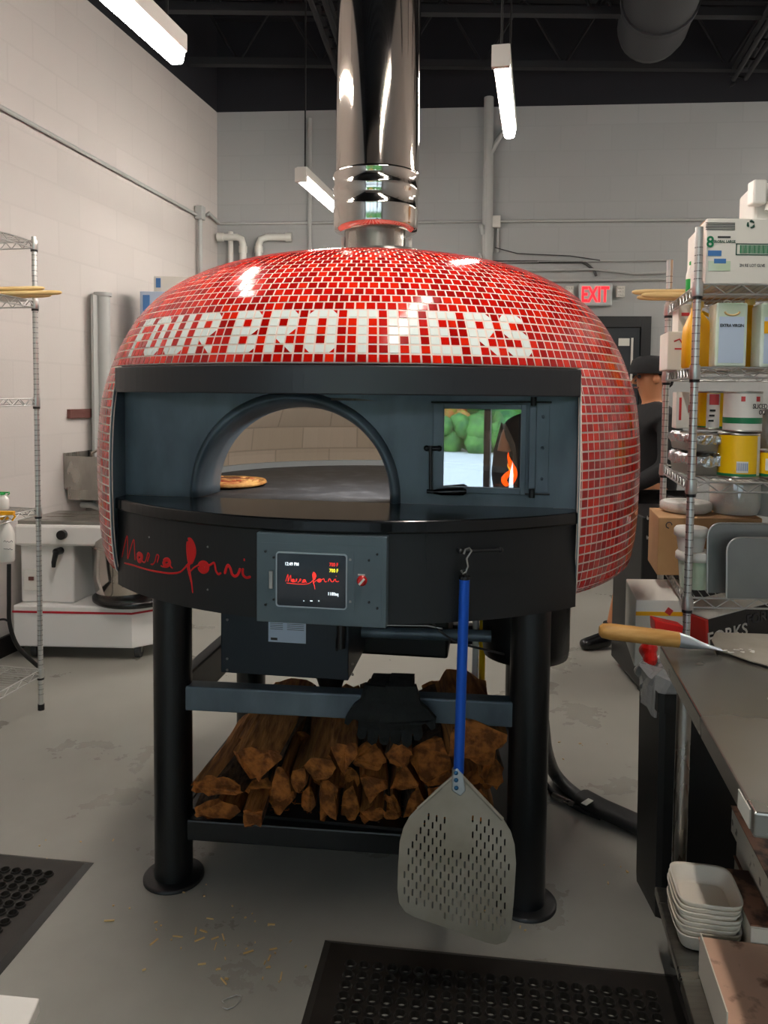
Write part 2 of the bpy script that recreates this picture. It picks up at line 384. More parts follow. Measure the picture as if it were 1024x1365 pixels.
# back door
def bw(px, py, off=0): return atp(px, py, Cn+BN*off, BN)
def lw(px, py, off=0): return atp(px, py, Cn+LN*off, LN)
dr = bpy.data.objects.new('door_1', None); col.objects.link(dr); struct(dr)
p1 = bw(868, 422, .03); dtop = p1.z; xr = p1.x
def bwp(x, h, off=0): t = (x-Cn.x)/BD.x; p = Cn+BD*t+BN*off; return V((p.x, p.y, h))
dw = 1.12
fb = Matrix((BD, -BN, V((0, 0, 1)))).transposed()
b = MB()
for (xa, xb, ha, hb) in ((xr-dw, xr-dw+.09, 0, dtop), (xr-.09, xr, 0, dtop), (xr-dw+.09, xr-.09, dtop-.1, dtop)):
    b.box((bwp((xa+xb)/2, 0, .03))+V((0, 0, (ha+hb)/2)), (xb-xa, .06, hb-ha), fb)
b.build('door_frame', M['blackmetal'], dr)
b = MB(); b.box(bwp(xr-dw/2, (dtop-.1)/2, .02), (dw-.18, .03, dtop-.1), fb); b.build('door_leaf', mat('door_blue_black', (26, 34, 40), .4), dr, .004)
b = MB(); b.box(bwp(xr-.2, 1.0, .07), (.7, .05, .06), fb); b.build('push_bar', M['steel'], dr)
b = MB(); b.box(bwp(xr-.165, dtop-.75, .04), (.02, .006, 1.1), fb); b.build('reflection_strip', M['fixture'], dr)  # pale strip stands in for a reflection on the door glass
b = MB(); q = bw(832, 456, .05); b.box(q, (.1, .008, .07), fb); b.build('door_notice', M['plate'], dr)
# storefront window behind the camera
wn = bpy.data.objects.new('window_1', None); col.objects.link(wn); struct(wn)
b = MB(); x0 = Lend.x+.35; x1 = Rend.x-.4
for z in (.28, 3.27): b.box(((x0+x1)/2, YR-.06, z), (x1-x0, .1, .07))
for x in (x0+.03, -2.05, -.87, .35, 1.55, 2.75, x1-.03): b.box((x, YR-.06, 1.77), (.08, .1, 3.0))
b.build('window_frame', mat('bronze_frame', (92, 84, 80), .4, .4), wn)
b = MB(); b.box(((x0+x1)/2, YR-.06, 1.77), (x1-x0, .006, 3.0)); b.build('pane', M['paneglass'], wn)
# outside
b = MB(); b.poly([(-40, YR-.12, -.12), (-40, -60, -.12), (40, -60, -.12), (40, YR-.12, -.12)]); struct(b.build('pavement', M['pave'], fixn=False))
rnd = random.Random(3)
for i, (x, y, s, mt) in enumerate([(-9.2, -21, 2.6, 'leaf'), (-5.6, -20.5, 2.6, 'leafr'), (-2.3, -21.5, 2.6, 'leaf'), (1.2, -20, 2.6, 'leaf'), (4.8, -21, 2.6, 'leaf'), (8.4, -21, 2.6, 'leaf')]):
    t = thing('street_tree', ['green street tree far left beyond the storefront', 'orange-tinged street tree beyond the storefront', 'green street tree seen left of the reflected mullion', 'green street tree seen right of the reflected mullion', 'broad green street tree at right beyond the storefront', 'green street tree far right beyond the storefront'][i], 'tree', (x, y, -.12), 0, 'trees across the pavement')
    b = MB()
    for k in range(90):
        a = rnd.uniform(0, 6.28); q = rnd.uniform(.2, 1)*s*.75; c = V((x+q*math.cos(a), y+q*.6*math.sin(a), rnd.uniform(.25, 4.6)))
        b.sphere(c, rnd.uniform(.35, .7), 8, sc=(1, 1, rnd.uniform(.7, 1.1)))
    b.build('crown', M[mt], t)
    b = MB(); b.tube([(x, y, -.12), (x+.05, y, 2)], .16, 8); b.build('trunk', M['bark'], t)

b = MB()
for k in range(150):
    b.sphere((-11+k*.14+rnd.uniform(-.1, .1), -18.6+rnd.uniform(-.5, .5), rnd.uniform(.1, .95)), rnd.uniform(.3, .5), 8)
tag(b.build('green_hedge', M['leaf']), 'long clipped green hedge across the pavement, seen reflected in the firebox glass', 'hedge')
# ------------------------------------------------------------------ pipes and conduits on the walls
def pipe(name, label, cat, pts, r, m, group=None, clips=0):
    b = MB(); b.tube(pts, r, 12); o = b.build(name, m); return tag(o, label, cat, group)
# left wall conduit with corner box
pA = lw(-60, 109, .03); pB = lw(262, 286, .03)
cd = thing('wall_conduit', 'thin grey conduit running along the high left wall into a box near the corner', 'conduit', pB)
b = MB(); b.tube([pA, pB], .014, 8); b.build('conduit_run', M['pipegrey'], cd)
bx = lw(267, 284, .05); b = MB(); b.box(bx, (.07, .08, .12), rotz(-R(11.8))); b.build('junction_box', M['pipegrey'], cd, .006)
b = MB(); b.tube([bx-V((0, 0, .06)), bx-V((0, 0, 2.2))], .02, 10); b.build('riser', M['pipegrey'], cd)
h0 = bx.z
corner = Cn + LN*.03+BN*.03+V((0, 0, bw(291, 299).z))
e = bw(1010, 292, .03)
b = MB(); b.tube([bx+V((.03, .1, -.0)), corner+V((-.03, -.3, .03)), corner, e], .015, 8)
tag(b.build('back_conduit', M['pipegrey']), 'long thin conduit running across the grey back wall above the oven', 'conduit')
def bwpipe(px, y0, y1, r, name, label, m=M['pipegrey']):
    a = bw(px[0], y0, r+.01); c = bw(px[1], y1, r+.01); return pipe(name, label, 'pipe', [a, c], r, m)
bwpipe((413, 413), 158, 345, .022, 'thin_riser_pipe', 'thin vertical grey pipe on the back wall left of the flue')
bwpipe((652, 650), 130, 380, .045, 'riser_pipe', 'thick vertical pipe on the back wall right of the flue')
b = MB(); pts = [bw(x, y, .07) for (x, y) in ((676, 170), (668, 180), (653, 207), (648, 215), (647, 240), (645, 380))]
tag((b.tube(pts, .022, 8), b.build('bent_conduit', M['pipegrey']))[1], 'slim conduit bending out behind the right pendant light beside the thick riser', 'conduit')
jb = thing('junction_box', 'small pale square junction box on the back wall beside the riser pipe', 'junction box', bw(661, 296, 0))
b = MB(); b.box(bw(661, 296, .04), (.085, .07, .11), fb); b.build('box_body', M['fixture'], jb, .006)
for dx in (-4, 3):
    b = MB(); b.tube([bw(661+dx, 304, .03), bw(660+dx, 336, .03)], .012, 6); b.build('cable_drop', M['pipegrey'], jb)
b = MB(); b.tube([bw(642, 352, .05), bw(642, 342, .12), bw(639, 338, .1)], .014, 6); b.tube([bw(646, 303, .05), bw(641, 300, .12), bw(644, 312, .08)], .02, 6)
tag(b.build('wall_bracket', M['pipegrey']), 'small cluster of bent brackets clipped to the left of the riser pipe', 'bracket')
for k, (pts, lab, r) in enumerate([([(655, 349), (776, 349), (782, 352), (792, 360), (795, 368)], 'dark conduit curving down just above the EXIT sign', .014),
        ([(655, 349.5), (893, 347)], 'upper straight conduit behind the EXIT sign', .008),
        ([(690, 361), (790, 359), (850, 365), (893, 363)], 'sagging grey cable above the EXIT sign', .012),
        ([(700, 375), (893, 372)], 'lowest straight conduit touching the top of the EXIT sign', .012),
        ([(660, 330), (690, 338), (760, 341), (800, 347)], 'thin looping wire left of the EXIT sign', .005)]):
    b = MB(); b.tube([bw(x, y, .02+.006*k) for x, y in pts], r, 7); tag(b.build('wall_cable', M['conduit'] if k in (0, 4) else M['pipegrey']), lab, 'cable')
# PVC elbows
for k, (pts, lab) in enumerate([([(290, 316), (316, 316), (322, 319), (324, 326), (324, 372)], 'left white PVC pipe with an elbow on the back wall'),
        ([(389, 316), (356, 316), (348, 319), (345, 326), (345, 372)], 'right white PVC pipe with an elbow on the back wall')]):
    t = thing('pvc_pipe', lab, 'pipe', bw(*pts[-1]), 0, 'white PVC elbows on the back wall')
    b = MB(); b.tube([bw(x, y, .08) for x, y in pts], .033, 14); b.build('pipe_run', M['pvc'], t)
    b = MB(); b.tube([bw(pts[0][0], 316, .08), bw(pts[0][0]+(8 if k == 0 else -8), 316, .08)], .042, 14); b.build('coupling', M['pvc'], t)
    b = MB(); b.tube([bw(pts[-2][0], 328, .08), bw(pts[-2][0], 337, .08)], .04, 14); b.build('coupling', M['pvc'], t)
pipe('straight_pvc_pipe', 'straight white PVC pipe rising behind the left elbow on the back wall', 'pipe', [bw(307.5, 309, .04), bw(307.5, 372, .04)], .026, M['pvc'])
# tall white cased pipe on left wall
t = thing('cased_pipe', 'pale grey vertical pipe casing standing on the left wall beside the oven', 'pipe', lw(137, 700))
a = lw(137, 395, .07); b = MB(); b.tube([a, V((a.x, a.y, .55))], .05, 16); b.build('pipe_body', M['pipegrey'], t)
b = MB(); b.box(V((a.x-.03, a.y-.05, (a.z+.55)/2)), (.02, .1, a.z-.55), rotz(-R(11.8))); b.build('back_channel', M['pipegrey'], t)
b = MB(); b.tube([a, a+V((0, 0, .025))], .062, 16); b.build('pipe_cap', M['pipegrey'], t)
# brown louvre
t = thing('wall_vent', 'small brown slotted vent set into the left wall', 'vent', lw(112, 550))
c = lw(112, 551, .01); b = MB(); b.box(c, (.03, .36, .062), rotz(-R(11.8))); b.build('vent_frame', M['brickvent'], t)
b = MB()
for k in range(4): b.box(c+V((.014, 0, -.021+.014*k)), (.012, .34, .005), rotz(-R(11.8)))
b.build('slat', M['brickvent'], t)
# EXIT sign
es = thing('exit_sign', 'pale exit sign with glowing red EXIT letters on the back wall', 'exit sign', bw(793, 393))
c = bw(793.5, 393, .04); b = MB(); b.box(c, (.31, .06, .21), fb); b.build('sign_housing', M['exitplate'], es, .015)
text('EXIT', .2, bw(793.5, 393.5, .073), BD, BN, M['exitred'], es, bold=.004, xs=.62)
for (x, y, nm) in ((759, 389, 'left'), (827, 389, 'right')):
    c = bw(x, y, .05); b = MB(); b.box(c, (.07, .07, .1), fb)
    for i in range(3):
        for j in range(3): b.sphere(c+BN*.035+BD*(-.02+.02*i)+V((0, 0, -.03+.03*j)), .009, 8)
    b.build('emergency_lamp', M['fixture'], es)
# pendant lights
def pendant(name, label, A, B, cords, w=.075, hh=.07):
    t = thing(name, label, 'pendant light', (A+B)/2, 0, 'linear pendant lights')
    d = (B-A); L = d.length; d.normalize(); s = V((d.y, -d.x, 0)); rot = Matrix((s, d, V((0, 0, 1)))).transposed(); c = (A+B)/2
    b = MB(); b.box(c+V((0, 0, hh*.55)), (w*1.02, L, hh*.9), rot); b.build('light_housing', M['fixture'], t, .006)
    b = MB(); b.box(c-V((0, 0, hh*.22)), (w*.62, L*.985, hh*.6), rot, 0, (1.5, 1)); b.build('light_diffuser', M['ledwhite'], t, .01)
    b = MB(); b.box(A-d*.01+V((0, 0, .01)), (w*1.05, .03, hh*1.3), rot); b.build('end_cap', M['fixture'], t)
    for q in cords:
        p = A+d*(q*L); b = MB(); b.tube([p+V((0, 0, hh)), V((p.x, p.y, CZ))], .006, 6); b.build('light_cord', M['cable'], t)
    return t
H = EYE+1.45
pendant('pendant_light', 'bright linear pendant light at upper right of the flue', ath(668, 80, H), ath(679.5, 177, H), (.03, .9))
pendant('pendant_light', 'bright linear pendant light half behind the flue at its left', ath(402, 236, H), ath(402, 236, H)+(-LD)*1.3, (.06, .9))
pe = ath(238, 74, H); pn_ = pe+LD*1.0; pendant('pendant_light', 'long bright pendant light cut by the top left edge of the photo', pn_, pe, (.1, .9), w=.085, hh=.085)
for k, (x, y, l) in enumerate(((2.9, 3.5, 1.2), (.22, .95, 1.1), (4.6, 5.6, 1.2))):  # first and last are unseen pendants added to light the room
    p = V((x, y, H+(0 if k == 1 else .3))); pendant('pendant_light', ['right of the stocked rack, added for room light', 'above the front of the oven', 'near the far right corner, added for room light'][k].join(('linear pendant light hanging out of view ', '')), p, p-LD*l, (.1, .9))
# ------------------------------------------------------------------ the pizza oven
OC = V((-.05, 2.84, 0))
PR = V((.54, 2.11, 0)); PL = V((-.8085, 2.31, 0))
EX = (PR-PL).normalized(); EF = V((EX.y, -EX.x, 0))   # EF points to the viewer
def O(u, v, h): return OC + EX*u + EF*v + V((0, 0, h))
UL = (PL-OC).dot(EX); UR = (PR-OC).dot(EX); VC = (PL-OC).dot(EF)
UM = (UL+UR)/2; HW = (UR-UL)/2; SAG = .275; AR = (HW*HW+SAG*SAG)/(2*SAG); VA = VC+SAG-AR
def arcv(u, extra=0): return VA+math.sqrt(max(0, (AR+extra)**2-(u-UM)**2))
def OV(px, py, v): p = atp(px, py, O(0, v, 0), EF); d = p-OC; return d.dot(EX), d.z
def OB(px, py, off=0):   # pixel -> point on the curved front band
    d = ray(px, py); c = OC+EX*UM+EF*VA; ra = AR+off
    ox, oy = -c.x, -c.y; A = d.x**2+d.y**2; B = 2*(ox*d.x+oy*d.y); C_ = ox*ox+oy*oy-ra*ra
    t = (-B-math.sqrt(B*B-4*A*C_))/(2*A); p = CAM+d*t; n = V((p.x-c.x, p.y-c.y, 0)).normalized(); return p, n
oven = thing('pizza_oven', 'large domed pizza oven with red mosaic tiles and white FOUR BROTHERS lettering', 'oven', (OC.x, OC.y, 0))
# --- tiled shell
PRO = [(.905, 1.035), (.928, 1.06), (.944, 1.15), (.951, 1.28), (.951, 1.42), (.938, 1.56), (.912, 1.66), (.868, 1.765), (.805, 1.862), (.715, 1.945), (.59, 2.01), (.44, 2.052), (.28, 2.072), (.12, 2.078)]
def resample(pro):
    pts = [];
    for i in range(len(pro)-1):
        p0 = pro[max(i-1, 0)]; p1 = pro[i]; p2 = pro[i+1]; p3 = pro[min(i+2, len(pro)-1)]
        for k in range(12):
            t = k/12; f = [0, 0]
            for a in (0, 1): f[a] = .5*((2*p1[a])+(-p0[a]+p2[a])*t+(2*p0[a]-5*p1[a]+4*p2[a]-p3[a])*t*t+(-p0[a]+3*p1[a]-3*p2[a]+p3[a])*t**3)
            pts.append(tuple(f))
    pts.append(pro[-1]); return pts
FP = resample(PRO); S = [0]
for i in range(1, len(FP)): S.append(S[-1]+math.dist(FP[i], FP[i-1]))
def prof(s):
    s = min(max(s, 0), S[-1]); import bisect
    i = min(max(bisect.bisect_right(S, s)-1, 0), len(S)-2); t = (s-S[i])/(S[i+1]-S[i]); a, b = FP[i], FP[i+1]
    r_, h_ = a[0]+(b[0]-a[0])*t, a[1]+(b[1]-a[1])*t; dr, dh = b[0]-a[0], b[1]-a[1]; l = math.hypot(dr, dh)
    return r_, h_, dh/l, -dr/l
S0 = next(S[i] for i in range(len(S)) if FP[i][1] >= 1.674)   # bottom of the row above the visor
PIT = .0262; NC = 206; GR = .0052
CL = V((.05, -2.84, 0)).normalized(); CR = V((-CL.y, CL.x, 0))   # towards the camera; to the right
def sp(phi, s, off=0):
    r_, h_, nr, nh = prof(s); d = CL*math.cos(phi)+CR*math.sin(phi)
    return OC + d*(r_+off*nr) + V((0, 0, h_+off*nh))
def uv_of(phi, s): p = sp(phi, s)-OC; return p.dot(EX), p.dot(EF), p.z
def cut(phi, s):   # True where the front opening is
    u, v, h = uv_of(phi, s); return UL-.002 < u < UR+.002 and v > 0 and h < 1.670
GL = {'F': ['WWW', 'W..', 'WW.', 'W..', 'W..'], 'O': ['aWb', 'W.W', 'W.W', 'W.W', 'cWd'], 'U': ['W.W', 'W.W', 'W.W', 'W.W', 'cWd'],
      'R': ['WWb', 'W.W', 'WWe', 'Wf.', 'W.g'], 'B': ['WWb', 'W.W', 'WWe', 'W.W', 'WWd'], 'T': ['WWW', '.W.', '.W.', '.W.', '.W.'],
      'H': ['W.W', 'W.W', 'WWW', 'W.W', 'W.W'], 'E': ['WWW', 'W..', 'WW.', 'W..', 'WWW'], 'S': ['aWb', 'W..', 'cWb', '..W', 'cWd']}
bits = {}; c_ = 0
for wd in ('FOUR', 'BROTHERS'):
    for ch in wd:
        for rr in range(5):
            for cc in range(3): bits[(c_+cc, 4-rr)] = GL[ch][rr][cc]
        c_ += 4
    c_ += 1
NL = c_-2
DPH = 2*math.pi/NC; PH0 = R(-11)-NL/2*DPH*1.045; LST = 1.045   # lettering starts here
tl = MB(); rt_ = random.Random(5)
def tile(phi0, phi1, s0, s1, mi, shape=None):
    g = GR/2; r_ = prof((s0+s1)/2)[0]; a0 = phi0+g/r_; a1 = phi1-g/r_; b0 = s0+g; b1 = s1-g
    th = .0012
    def quad(corners, mi, th=th):
        b = len(tl.v); n = len(corners)
        tl.v += [sp(*q, off=th) for q in corners] + [sp(*q, off=-.001) for q in corners]
        tl.face([b+i for i in range(n)], mi)
        for i in range(n):
            j = (i+1) % n; tl.face([b+i, b+n+i, b+n+j, b+j], mi)
    BL, BR_, TR, TL = (a0, b0), (a1, b0), (a1, b1), (a0, b1)
    def mid(p, q, t): return (p[0]+(q[0]-p[0])*t, p[1]+(q[1]-p[1])*t)
    if not shape or shape == 'W': quad([BL, BR_, TR, TL], mi); return
    W = 3; rd = rt_.choice((0, 0, 1, 2)); k = .55
    cn = {'a': (TL, BL, TR), 'b': (TR, TL, BR_), 'c': (BL, BR_, TL), 'd': (BR_, TR, BL), 'e': (BR_, TR, BL), 'f': (BL, BR_, TL), 'g': (BL, BR_, TL)}[shape]
    if shape in 'eg': k = .75
    if shape == 'f': k = .6
    c0, pA, pB = cn; e1 = mid(c0, pA, k); e2 = mid(c0, pB, k)
    quad([mid(c0, c0, 0), e1, e2], rd, th*.9)
    rest = []
    for q in (BL, BR_, TR, TL):
        if q == c0:
            order = [e2, e1] if True else []
            # keep winding: neighbour before c0 gets the edge point first
            prev = {BL: TL, BR_: BL, TR: BR_, TL: TR}[q]
            rest += ([e1, e2] if prev == pA else [e2, e1])
        else: rest.append(q)
    quad(rest, W)
nrow_dn = int(S0/PIT)+1; k_top = int((S[-1]-S0)/PIT)
for k in range(-nrow_dn, k_top):
    s0 = S0+k*PIT; s1 = s0+PIT
    if s0 < -.001: s0 = 0
    if s1 <= .004: continue
    rm = prof((s0+s1)/2)[0]
    if k <= 5: n = NC; dphi = 2*math.pi/n; base = PH0
    else: n = max(12, round(2*math.pi*rm/.0275)); dphi = 2*math.pi/n; base = PH0+(dphi*.5 if k % 2 else 0)+k*.013
    if k <= 5: dphi *= 1
    for i in range(n):
        p0 = base+i*dphi; p1 = p0+dphi
        if k < 1:
            c0, c1 = cut(p0, (s0+s1)/2), cut(p1, (s0+s1)/2)
            if c0 and c1: continue
            if c0 or c1:   # trim the tile at the cut edge
                lo, hi = (p0, p1)
                for _ in range(14):
                    md = (lo+hi)/2
                    if cut(md, (s0+s1)/2) == c0: lo = md
                    else: hi = md
                if c0: p0 = lo+.002
                else: p1 = lo-.002
                if (p1-p0)*rm < .006: continue
        sh = bits.get((i, k-1)) if 1 <= k <= 5 else None
        if sh and sh != '.': tile(p0, p1, s0, s1, 3, sh)
        else: tile(p0, p1, s0, s1, rt_.choice((0, 0, 1, 1, 2)))
# grout surface
NG = 220; gb = MB(); sc_ = next(S[i] for i in range(len(S)) if FP[i][1] >= 1.670)
lo_r = [i*sc_/30 for i in range(31)]; hi_r = [sc_+i*(S[-1]-sc_)/44 for i in range(45)]
PHI0 = math.atan2(EF.dot(CR), EF.dot(CL))
rg = []
for s_ in lo_r:
    r_ = prof(s_)[0]; a0 = PHI0+math.asin(UR/r_); a1 = PHI0+math.asin(UL/r_)+2*math.pi
    rg.append([sp(a0+(a1-a0)*i/NG, s_) for i in range(NG+1)])
gb.rings(rg, 0, False); gb.rings([[sp(i*2*math.pi/NG, s_) for i in range(NG)] for s_ in hi_r], 0, True, True, False, True)
ds = gb.build('dome', M['grout'], oven); sm_ = ds.modifiers.new('solid', 'SOLIDIFY'); sm_.thickness = .006; sm_.offset = -1
tl.build('mosaic_tiles', [M['tilered'], M['tilered2'], M['tilered3'], M['tilewhite']], oven, fixn=False)
# cut-edge trims at the sides of the opening (follow the shell profile)
for (u, sg) in ((UL, -1), (UR, 1)):
    b = MB(); A = []; B_ = []
    hs = [1.04+.02*i for i in range(32)]
    pin = []; pout = []
    for h in hs:
        if h > 1.673: break
        lo, hi = 0, S[-1]
        for _ in range(30):
            md = (lo+hi)/2
            if prof(md)[1] < h: lo = md
            else: hi = md
        r_ = prof(lo)[0]+.003; v = math.sqrt(max(.01, r_*r_-u*u)); pout.append((v, h))
    for (v, h) in pout: A.append(O(u, v+.001, h)); B_.append(O(u, .57, h))
    n = len(A)
    for i in range(n-1): b.poly([A[i], A[i+1], B_[i+1], B_[i]])
    o = b.build('opening_edge', M['facemetal'], oven); q = o.modifiers.new('s', 'SOLIDIFY'); q.thickness = .004; q.offset = 0
    b = MB(); b.tube([O(u+sg*.002, v, h) for (v, h) in pout], .0022, 6); b.build('edge_bead', M['grout'], oven)
# white grout bead along lower edge & cut
# --- visor, shelf, band
VF = .585
def segment(h0, h1, extra, vb=VF, n=48, bow=True, ul=UL, ur=UR):
    pts = [O(ul, vb, h0), O(ur, vb, h0)]
    for i in range(n+1):
        u = ur+(ul-ur)*i/n; pts.append(O(u, arcv(u, extra), h0))
    return pts
b = MB(); b.prism(segment(1.598, 1.672, .006), (0, 0, .074)); b.build('visor', M['visor'], oven, .003)
b = MB(); b.prism(segment(1.246, 1.281, .012), (0, 0, .035)); b.build('hearth_shelf', M['granite'], oven, .006, 3)
b = MB()
fo = [(UR+(UL-UR)*i/60) for i in range(61)]
outer = [O(u, arcv(u), 1.012) for u in fo]; inner = [O(u, arcv(u)-.02, 1.012) for u in fo]
b.prism(outer+inner[::-1], (0, 0, .234)); b.build('front_band', M['band'], oven)
b = MB(); b.prism([p+V((0, 0, .02)) for p in segment(1.012, 1.03, -.01)], (0, 0, .01)); b.build('underside_panel', M['blackmetal'], oven)
# --- recessed face with arch and door openings
FZ = 1.281; FT = 1.60
ua, ha = OV(262, 662, VF); ub, _ = OV(526, 668, VF); uc_, hc = OV(410, 531, VF)
um = (ua+ub)/2; aw = (ub-ua)/2; ah = hc-FZ
def archpts(w, h, cx, base, n=36): return [(cx+w*math.cos(math.pi*i/n)*1.0, base+h*math.sin(math.pi*i/n)**.92) for i in range(n+1)]
da, db = OV(577, 655, VF), OV(702, 539, VF)
door_u0, door_h0, door_u1, door_h1 = da[0], da[1], db[0], db[1]
outl = [(UL+.003, FZ), (um-aw, FZ)] + archpts(aw, ah, um, FZ)[::-1][1:-1] + [(um+aw, FZ), (UR-.003, FZ), (UR-.003, FT), (UL+.003, FT)]
hole = [(door_u0+.02, door_h0+.02), (door_u1-.02, door_h0+.02), (door_u1-.02, door_h1-.02), (door_u0+.02, door_h1-.02)]
me = curve_mesh([outl, hole], .008)
put(me, 'front_face', M['facemetal'], O(0, VF, 0), Matrix((EX, V((0, 0, 1)), EF)).transposed(), oven)
# arch hood: flared throat running back into the chamber
b = MB(); rings = []
for (dv, k) in ((.003, 1.07), (.014, 1.05), (.024, 1.015), (.022, .985), (.008, .96), (-.02, .94), (-.06, .92), (-.13, .905)):
    rings.append([O(um+(x-um), VF+dv, y) for (x, y) in archpts(aw*(1-(1-k)*.9), ah*k, um, FZ)])
b.rings(rings, 0, False); hood = b.build('arch_throat', M['facemetal'], oven)
q = hood.modifiers.new('s', 'SOLIDIFY'); q.thickness = .012; q.offset = 1
# chamber: brick dome seen from inside
b = MB(); CHR = .70; prof_c = [(CHR, 1.25), (CHR, 1.33), (.68, 1.45), (.60, 1.58), (.46, 1.68), (.28, 1.74), (.08, 1.76)]
n = 72; ch = bpy.data.meshes.new('chamber_wall'); vs = []; uvs = []; fs = []
L_ = [0]
for i in range(1, len(prof_c)): L_.append(L_[-1]+math.dist(prof_c[i], prof_c[i-1]))
for j, (r_, h_) in enumerate(prof_c):
    for i in range(n+1):
        a = 2*math.pi*i/n; vs.append(tuple(O(r_*math.cos(a), r_*math.sin(a), h_))); uvs.append((a*CHR, L_[j]))
for j in range(len(prof_c)-1):
    for i in range(n):
        a = 2*math.pi*(i+.5)/n
        if CHR*math.sin(a) > .47 and prof_c[j+1][1] < 1.6: continue
        fs.append((j*(n+1)+i, j*(n+1)+i+1, (j+1)*(n+1)+i+1, (j+1)*(n+1)+i))
fs.append(tuple((len(prof_c)-1)*(n+1)+i for i in range(n)))
ch.from_pydata(vs, [], fs); ul_ = ch.uv_layers.new(name='uv')
for lp in ch.loops: ul_.data[lp.index].uv = uvs[lp.vertex_index]
ch.materials.append(M['brick']); ch.update(); link('chamber_wall', ch, oven)
b = MB(); b.lathe(O(0, 0, 0), [(.02, 1.235), (.705, 1.235), (.705, 1.268), (.69, 1.272), (.02, 1.272)], 64); b.build('oven_deck', M['deck'], oven)
b = MB(); rr2 = []
for i in range(49):
    a = math.pi*(1+i/48); rr2.append([O(q*math.cos(a), q*math.sin(a), h) for q, h in ((.70, 1.27), (.70, 1.295), (.674, 1.295), (.674, 1.27))])
b.rings(rr2, 0, True, False); b.build('deck_rim', mat('rim_pale', (150, 158, 162), .5), oven)
b = MB(); b.box(O(um, .53, 1.262), (aw*2.3, .16, .03), Matrix((EX, EF, V((0, 0, 1)))).transposed()); b.build('throat_sill', M['deck'], oven)
# crumbs/soot on the shelf edge are left out; an added chamber fill light comes further down
# --- firebox door
OF3 = Matrix((EX, EF, V((0, 0, 1)))).transposed()
def ofbox(b, u0, u1, h0, h1, v0, v1, mi=0): b.box(O((u0+u1)/2, (v0+v1)/2, (h0+h1)/2), (abs(u1-u0), abs(v1-v0), abs(h1-h0)), OF3, mi); return b
g0 = OV(591, 648, VF+.012); g1 = OV(695, 546, VF+.012)
D = bpy.data.objects.new('firebox_door', None); col.objects.link(D); D.parent = oven; D.location = O(door_u0, VF, door_h0)-oven.location
b = MB()
for (u0, u1, h0, h1) in ((door_u0, g0[0], door_h0, door_h1), (g1[0], door_u1, door_h0, door_h1), (g0[0], g1[0], door_h0, g0[1]), (g0[0], g1[0], g1[1], door_h1)): ofbox(b, u0, u1, h0, h1, VF+.004, VF+.02)
b.build('door_frame', M['facemetal'], D, .0015)
b = MB(); ofbox(b, g0[0]-.004, g1[0]+.004, g0[1]-.004, g1[1]+.004, VF+.008, VF+.011); b.build('door_glass', M['doorglass'], D)
b = MB(); h0 = OV(574, 598, VF+.04); h1 = OV(574, 655, VF+.04); h2 = OV(622, 655, VF+.05)
b.tube([O(h0[0], VF+.04, h0[1]+.008), O(h1[0], VF+.04, h1[1])], .005, 8); b.tube([O(h1[0]-.01, VF+.04, h1[1]), O(h1[0]+.02, VF+.045, h1[1])], .006, 8)
b.tube([O(h0[0]-.012, VF+.03, h0[1]), O(h0[0]+.022, VF+.03, h0[1])], .007, 10); b.sphere(O(h0[0]-.012, VF+.03, h0[1]), .009, 10); b.sphere(O(h0[0]+.024, VF+.03, h0[1]), .009, 10)
b.build('door_latch', M['blackmetal'], D)
b = MB(); b.tube([O(h1[0]+.01, VF+.045, h1[1]), O(h1[0]+.03, VF+.045, h1[1]), O(h2[0]-.01, VF+.05, h2[1]), O(h2[0], VF+.05, h2[1])], [.006, .010, .012, .006], 12); b.build('door_handle', M['blacksheen'], D)
q0 = OV(704, 655, VF); q1 = OV(733, 538, VF)
b = MB(); ofbox(b, q0[0], q1[0], q0[1], q1[1], VF+.003, VF+.008)
for hh in (.15, .5, .85): b.sphere(O(q1[0]-.018, VF+.009, q0[1]+(q1[1]-q0[1])*hh), .005, 8)
b.build('hinge_plate', M['facemetal'], oven, .001)
b = MB(); ofbox(b, q0[0]-.001, q0[0]+.02, q0[1]+.008, q1[1]-.008, VF+.006, VF+.014); b.build('hinge_barrel', M['facemetal'], D, .003)
for hh in (q0[1]-.006, q1[1]+.004):
    b = MB(); b.tube([O(q0[0]+.01, VF+.016, hh-.01), O(q0[0]+.01, VF+.016, hh+.014)], .008, 10); b.tube([O(q0[0]-.03, VF+.014, hh), O(q0[0]+.06, VF+.008, hh)], .0028, 6); b.build('hinge_pin', M['blackmetal'], D)
b = MB(); e0 = OV(575, 536, VF+.006); e1 = OV(700, 536, VF+.006); b.tube([O(e0[0], VF+.008, e0[1]), O(e1[0], VF+.008, e1[1])], .0025, 6); b.build('top_rod', M['blackmetal'], D)
# --- control panel
VP_ = .928
PU = {}
p0 = OV(342, 821, VP_); p1 = OV(516, 703, VP_)
b = MB(); ofbox(b, p0[0], p1[0], 1.012, 1.243, .86, VP_); cp = b.build('control_panel', M['panel'], oven, .002)
a0 = OV(358, 808, VP_); a1 = OV(472, 735, VP_)
b = MB(); ofbox(b, a0[0], a1[0], a0[1], a1[1], VP_, VP_+.002); b.build('mounting_plate', M['panel'], cp)
b = MB(); ofbox(b, p0[0]+.012, p1[0]-.012, 1.02, OV(400, 725, VP_)[1], VP_, VP_+.001); b.build('access_plate', M['panel'], cp)
s0_ = OV(368, 808, VP_+.004); s1_ = OV(463, 739, VP_+.004)
def rrect(x0, y0, x1, y1, r, n=6):
    pts = []
    for (cx, cy, a) in ((x1-r, y0+r, -90), (x1-r, y1-r, 0), (x0+r, y1-r, 90), (x0+r, y0+r, 180)):
        for k in range(n+1): pts.append((cx+r*math.cos(R(a+90*k/n)), cy+r*math.sin(R(a+90*k/n))))
    return pts
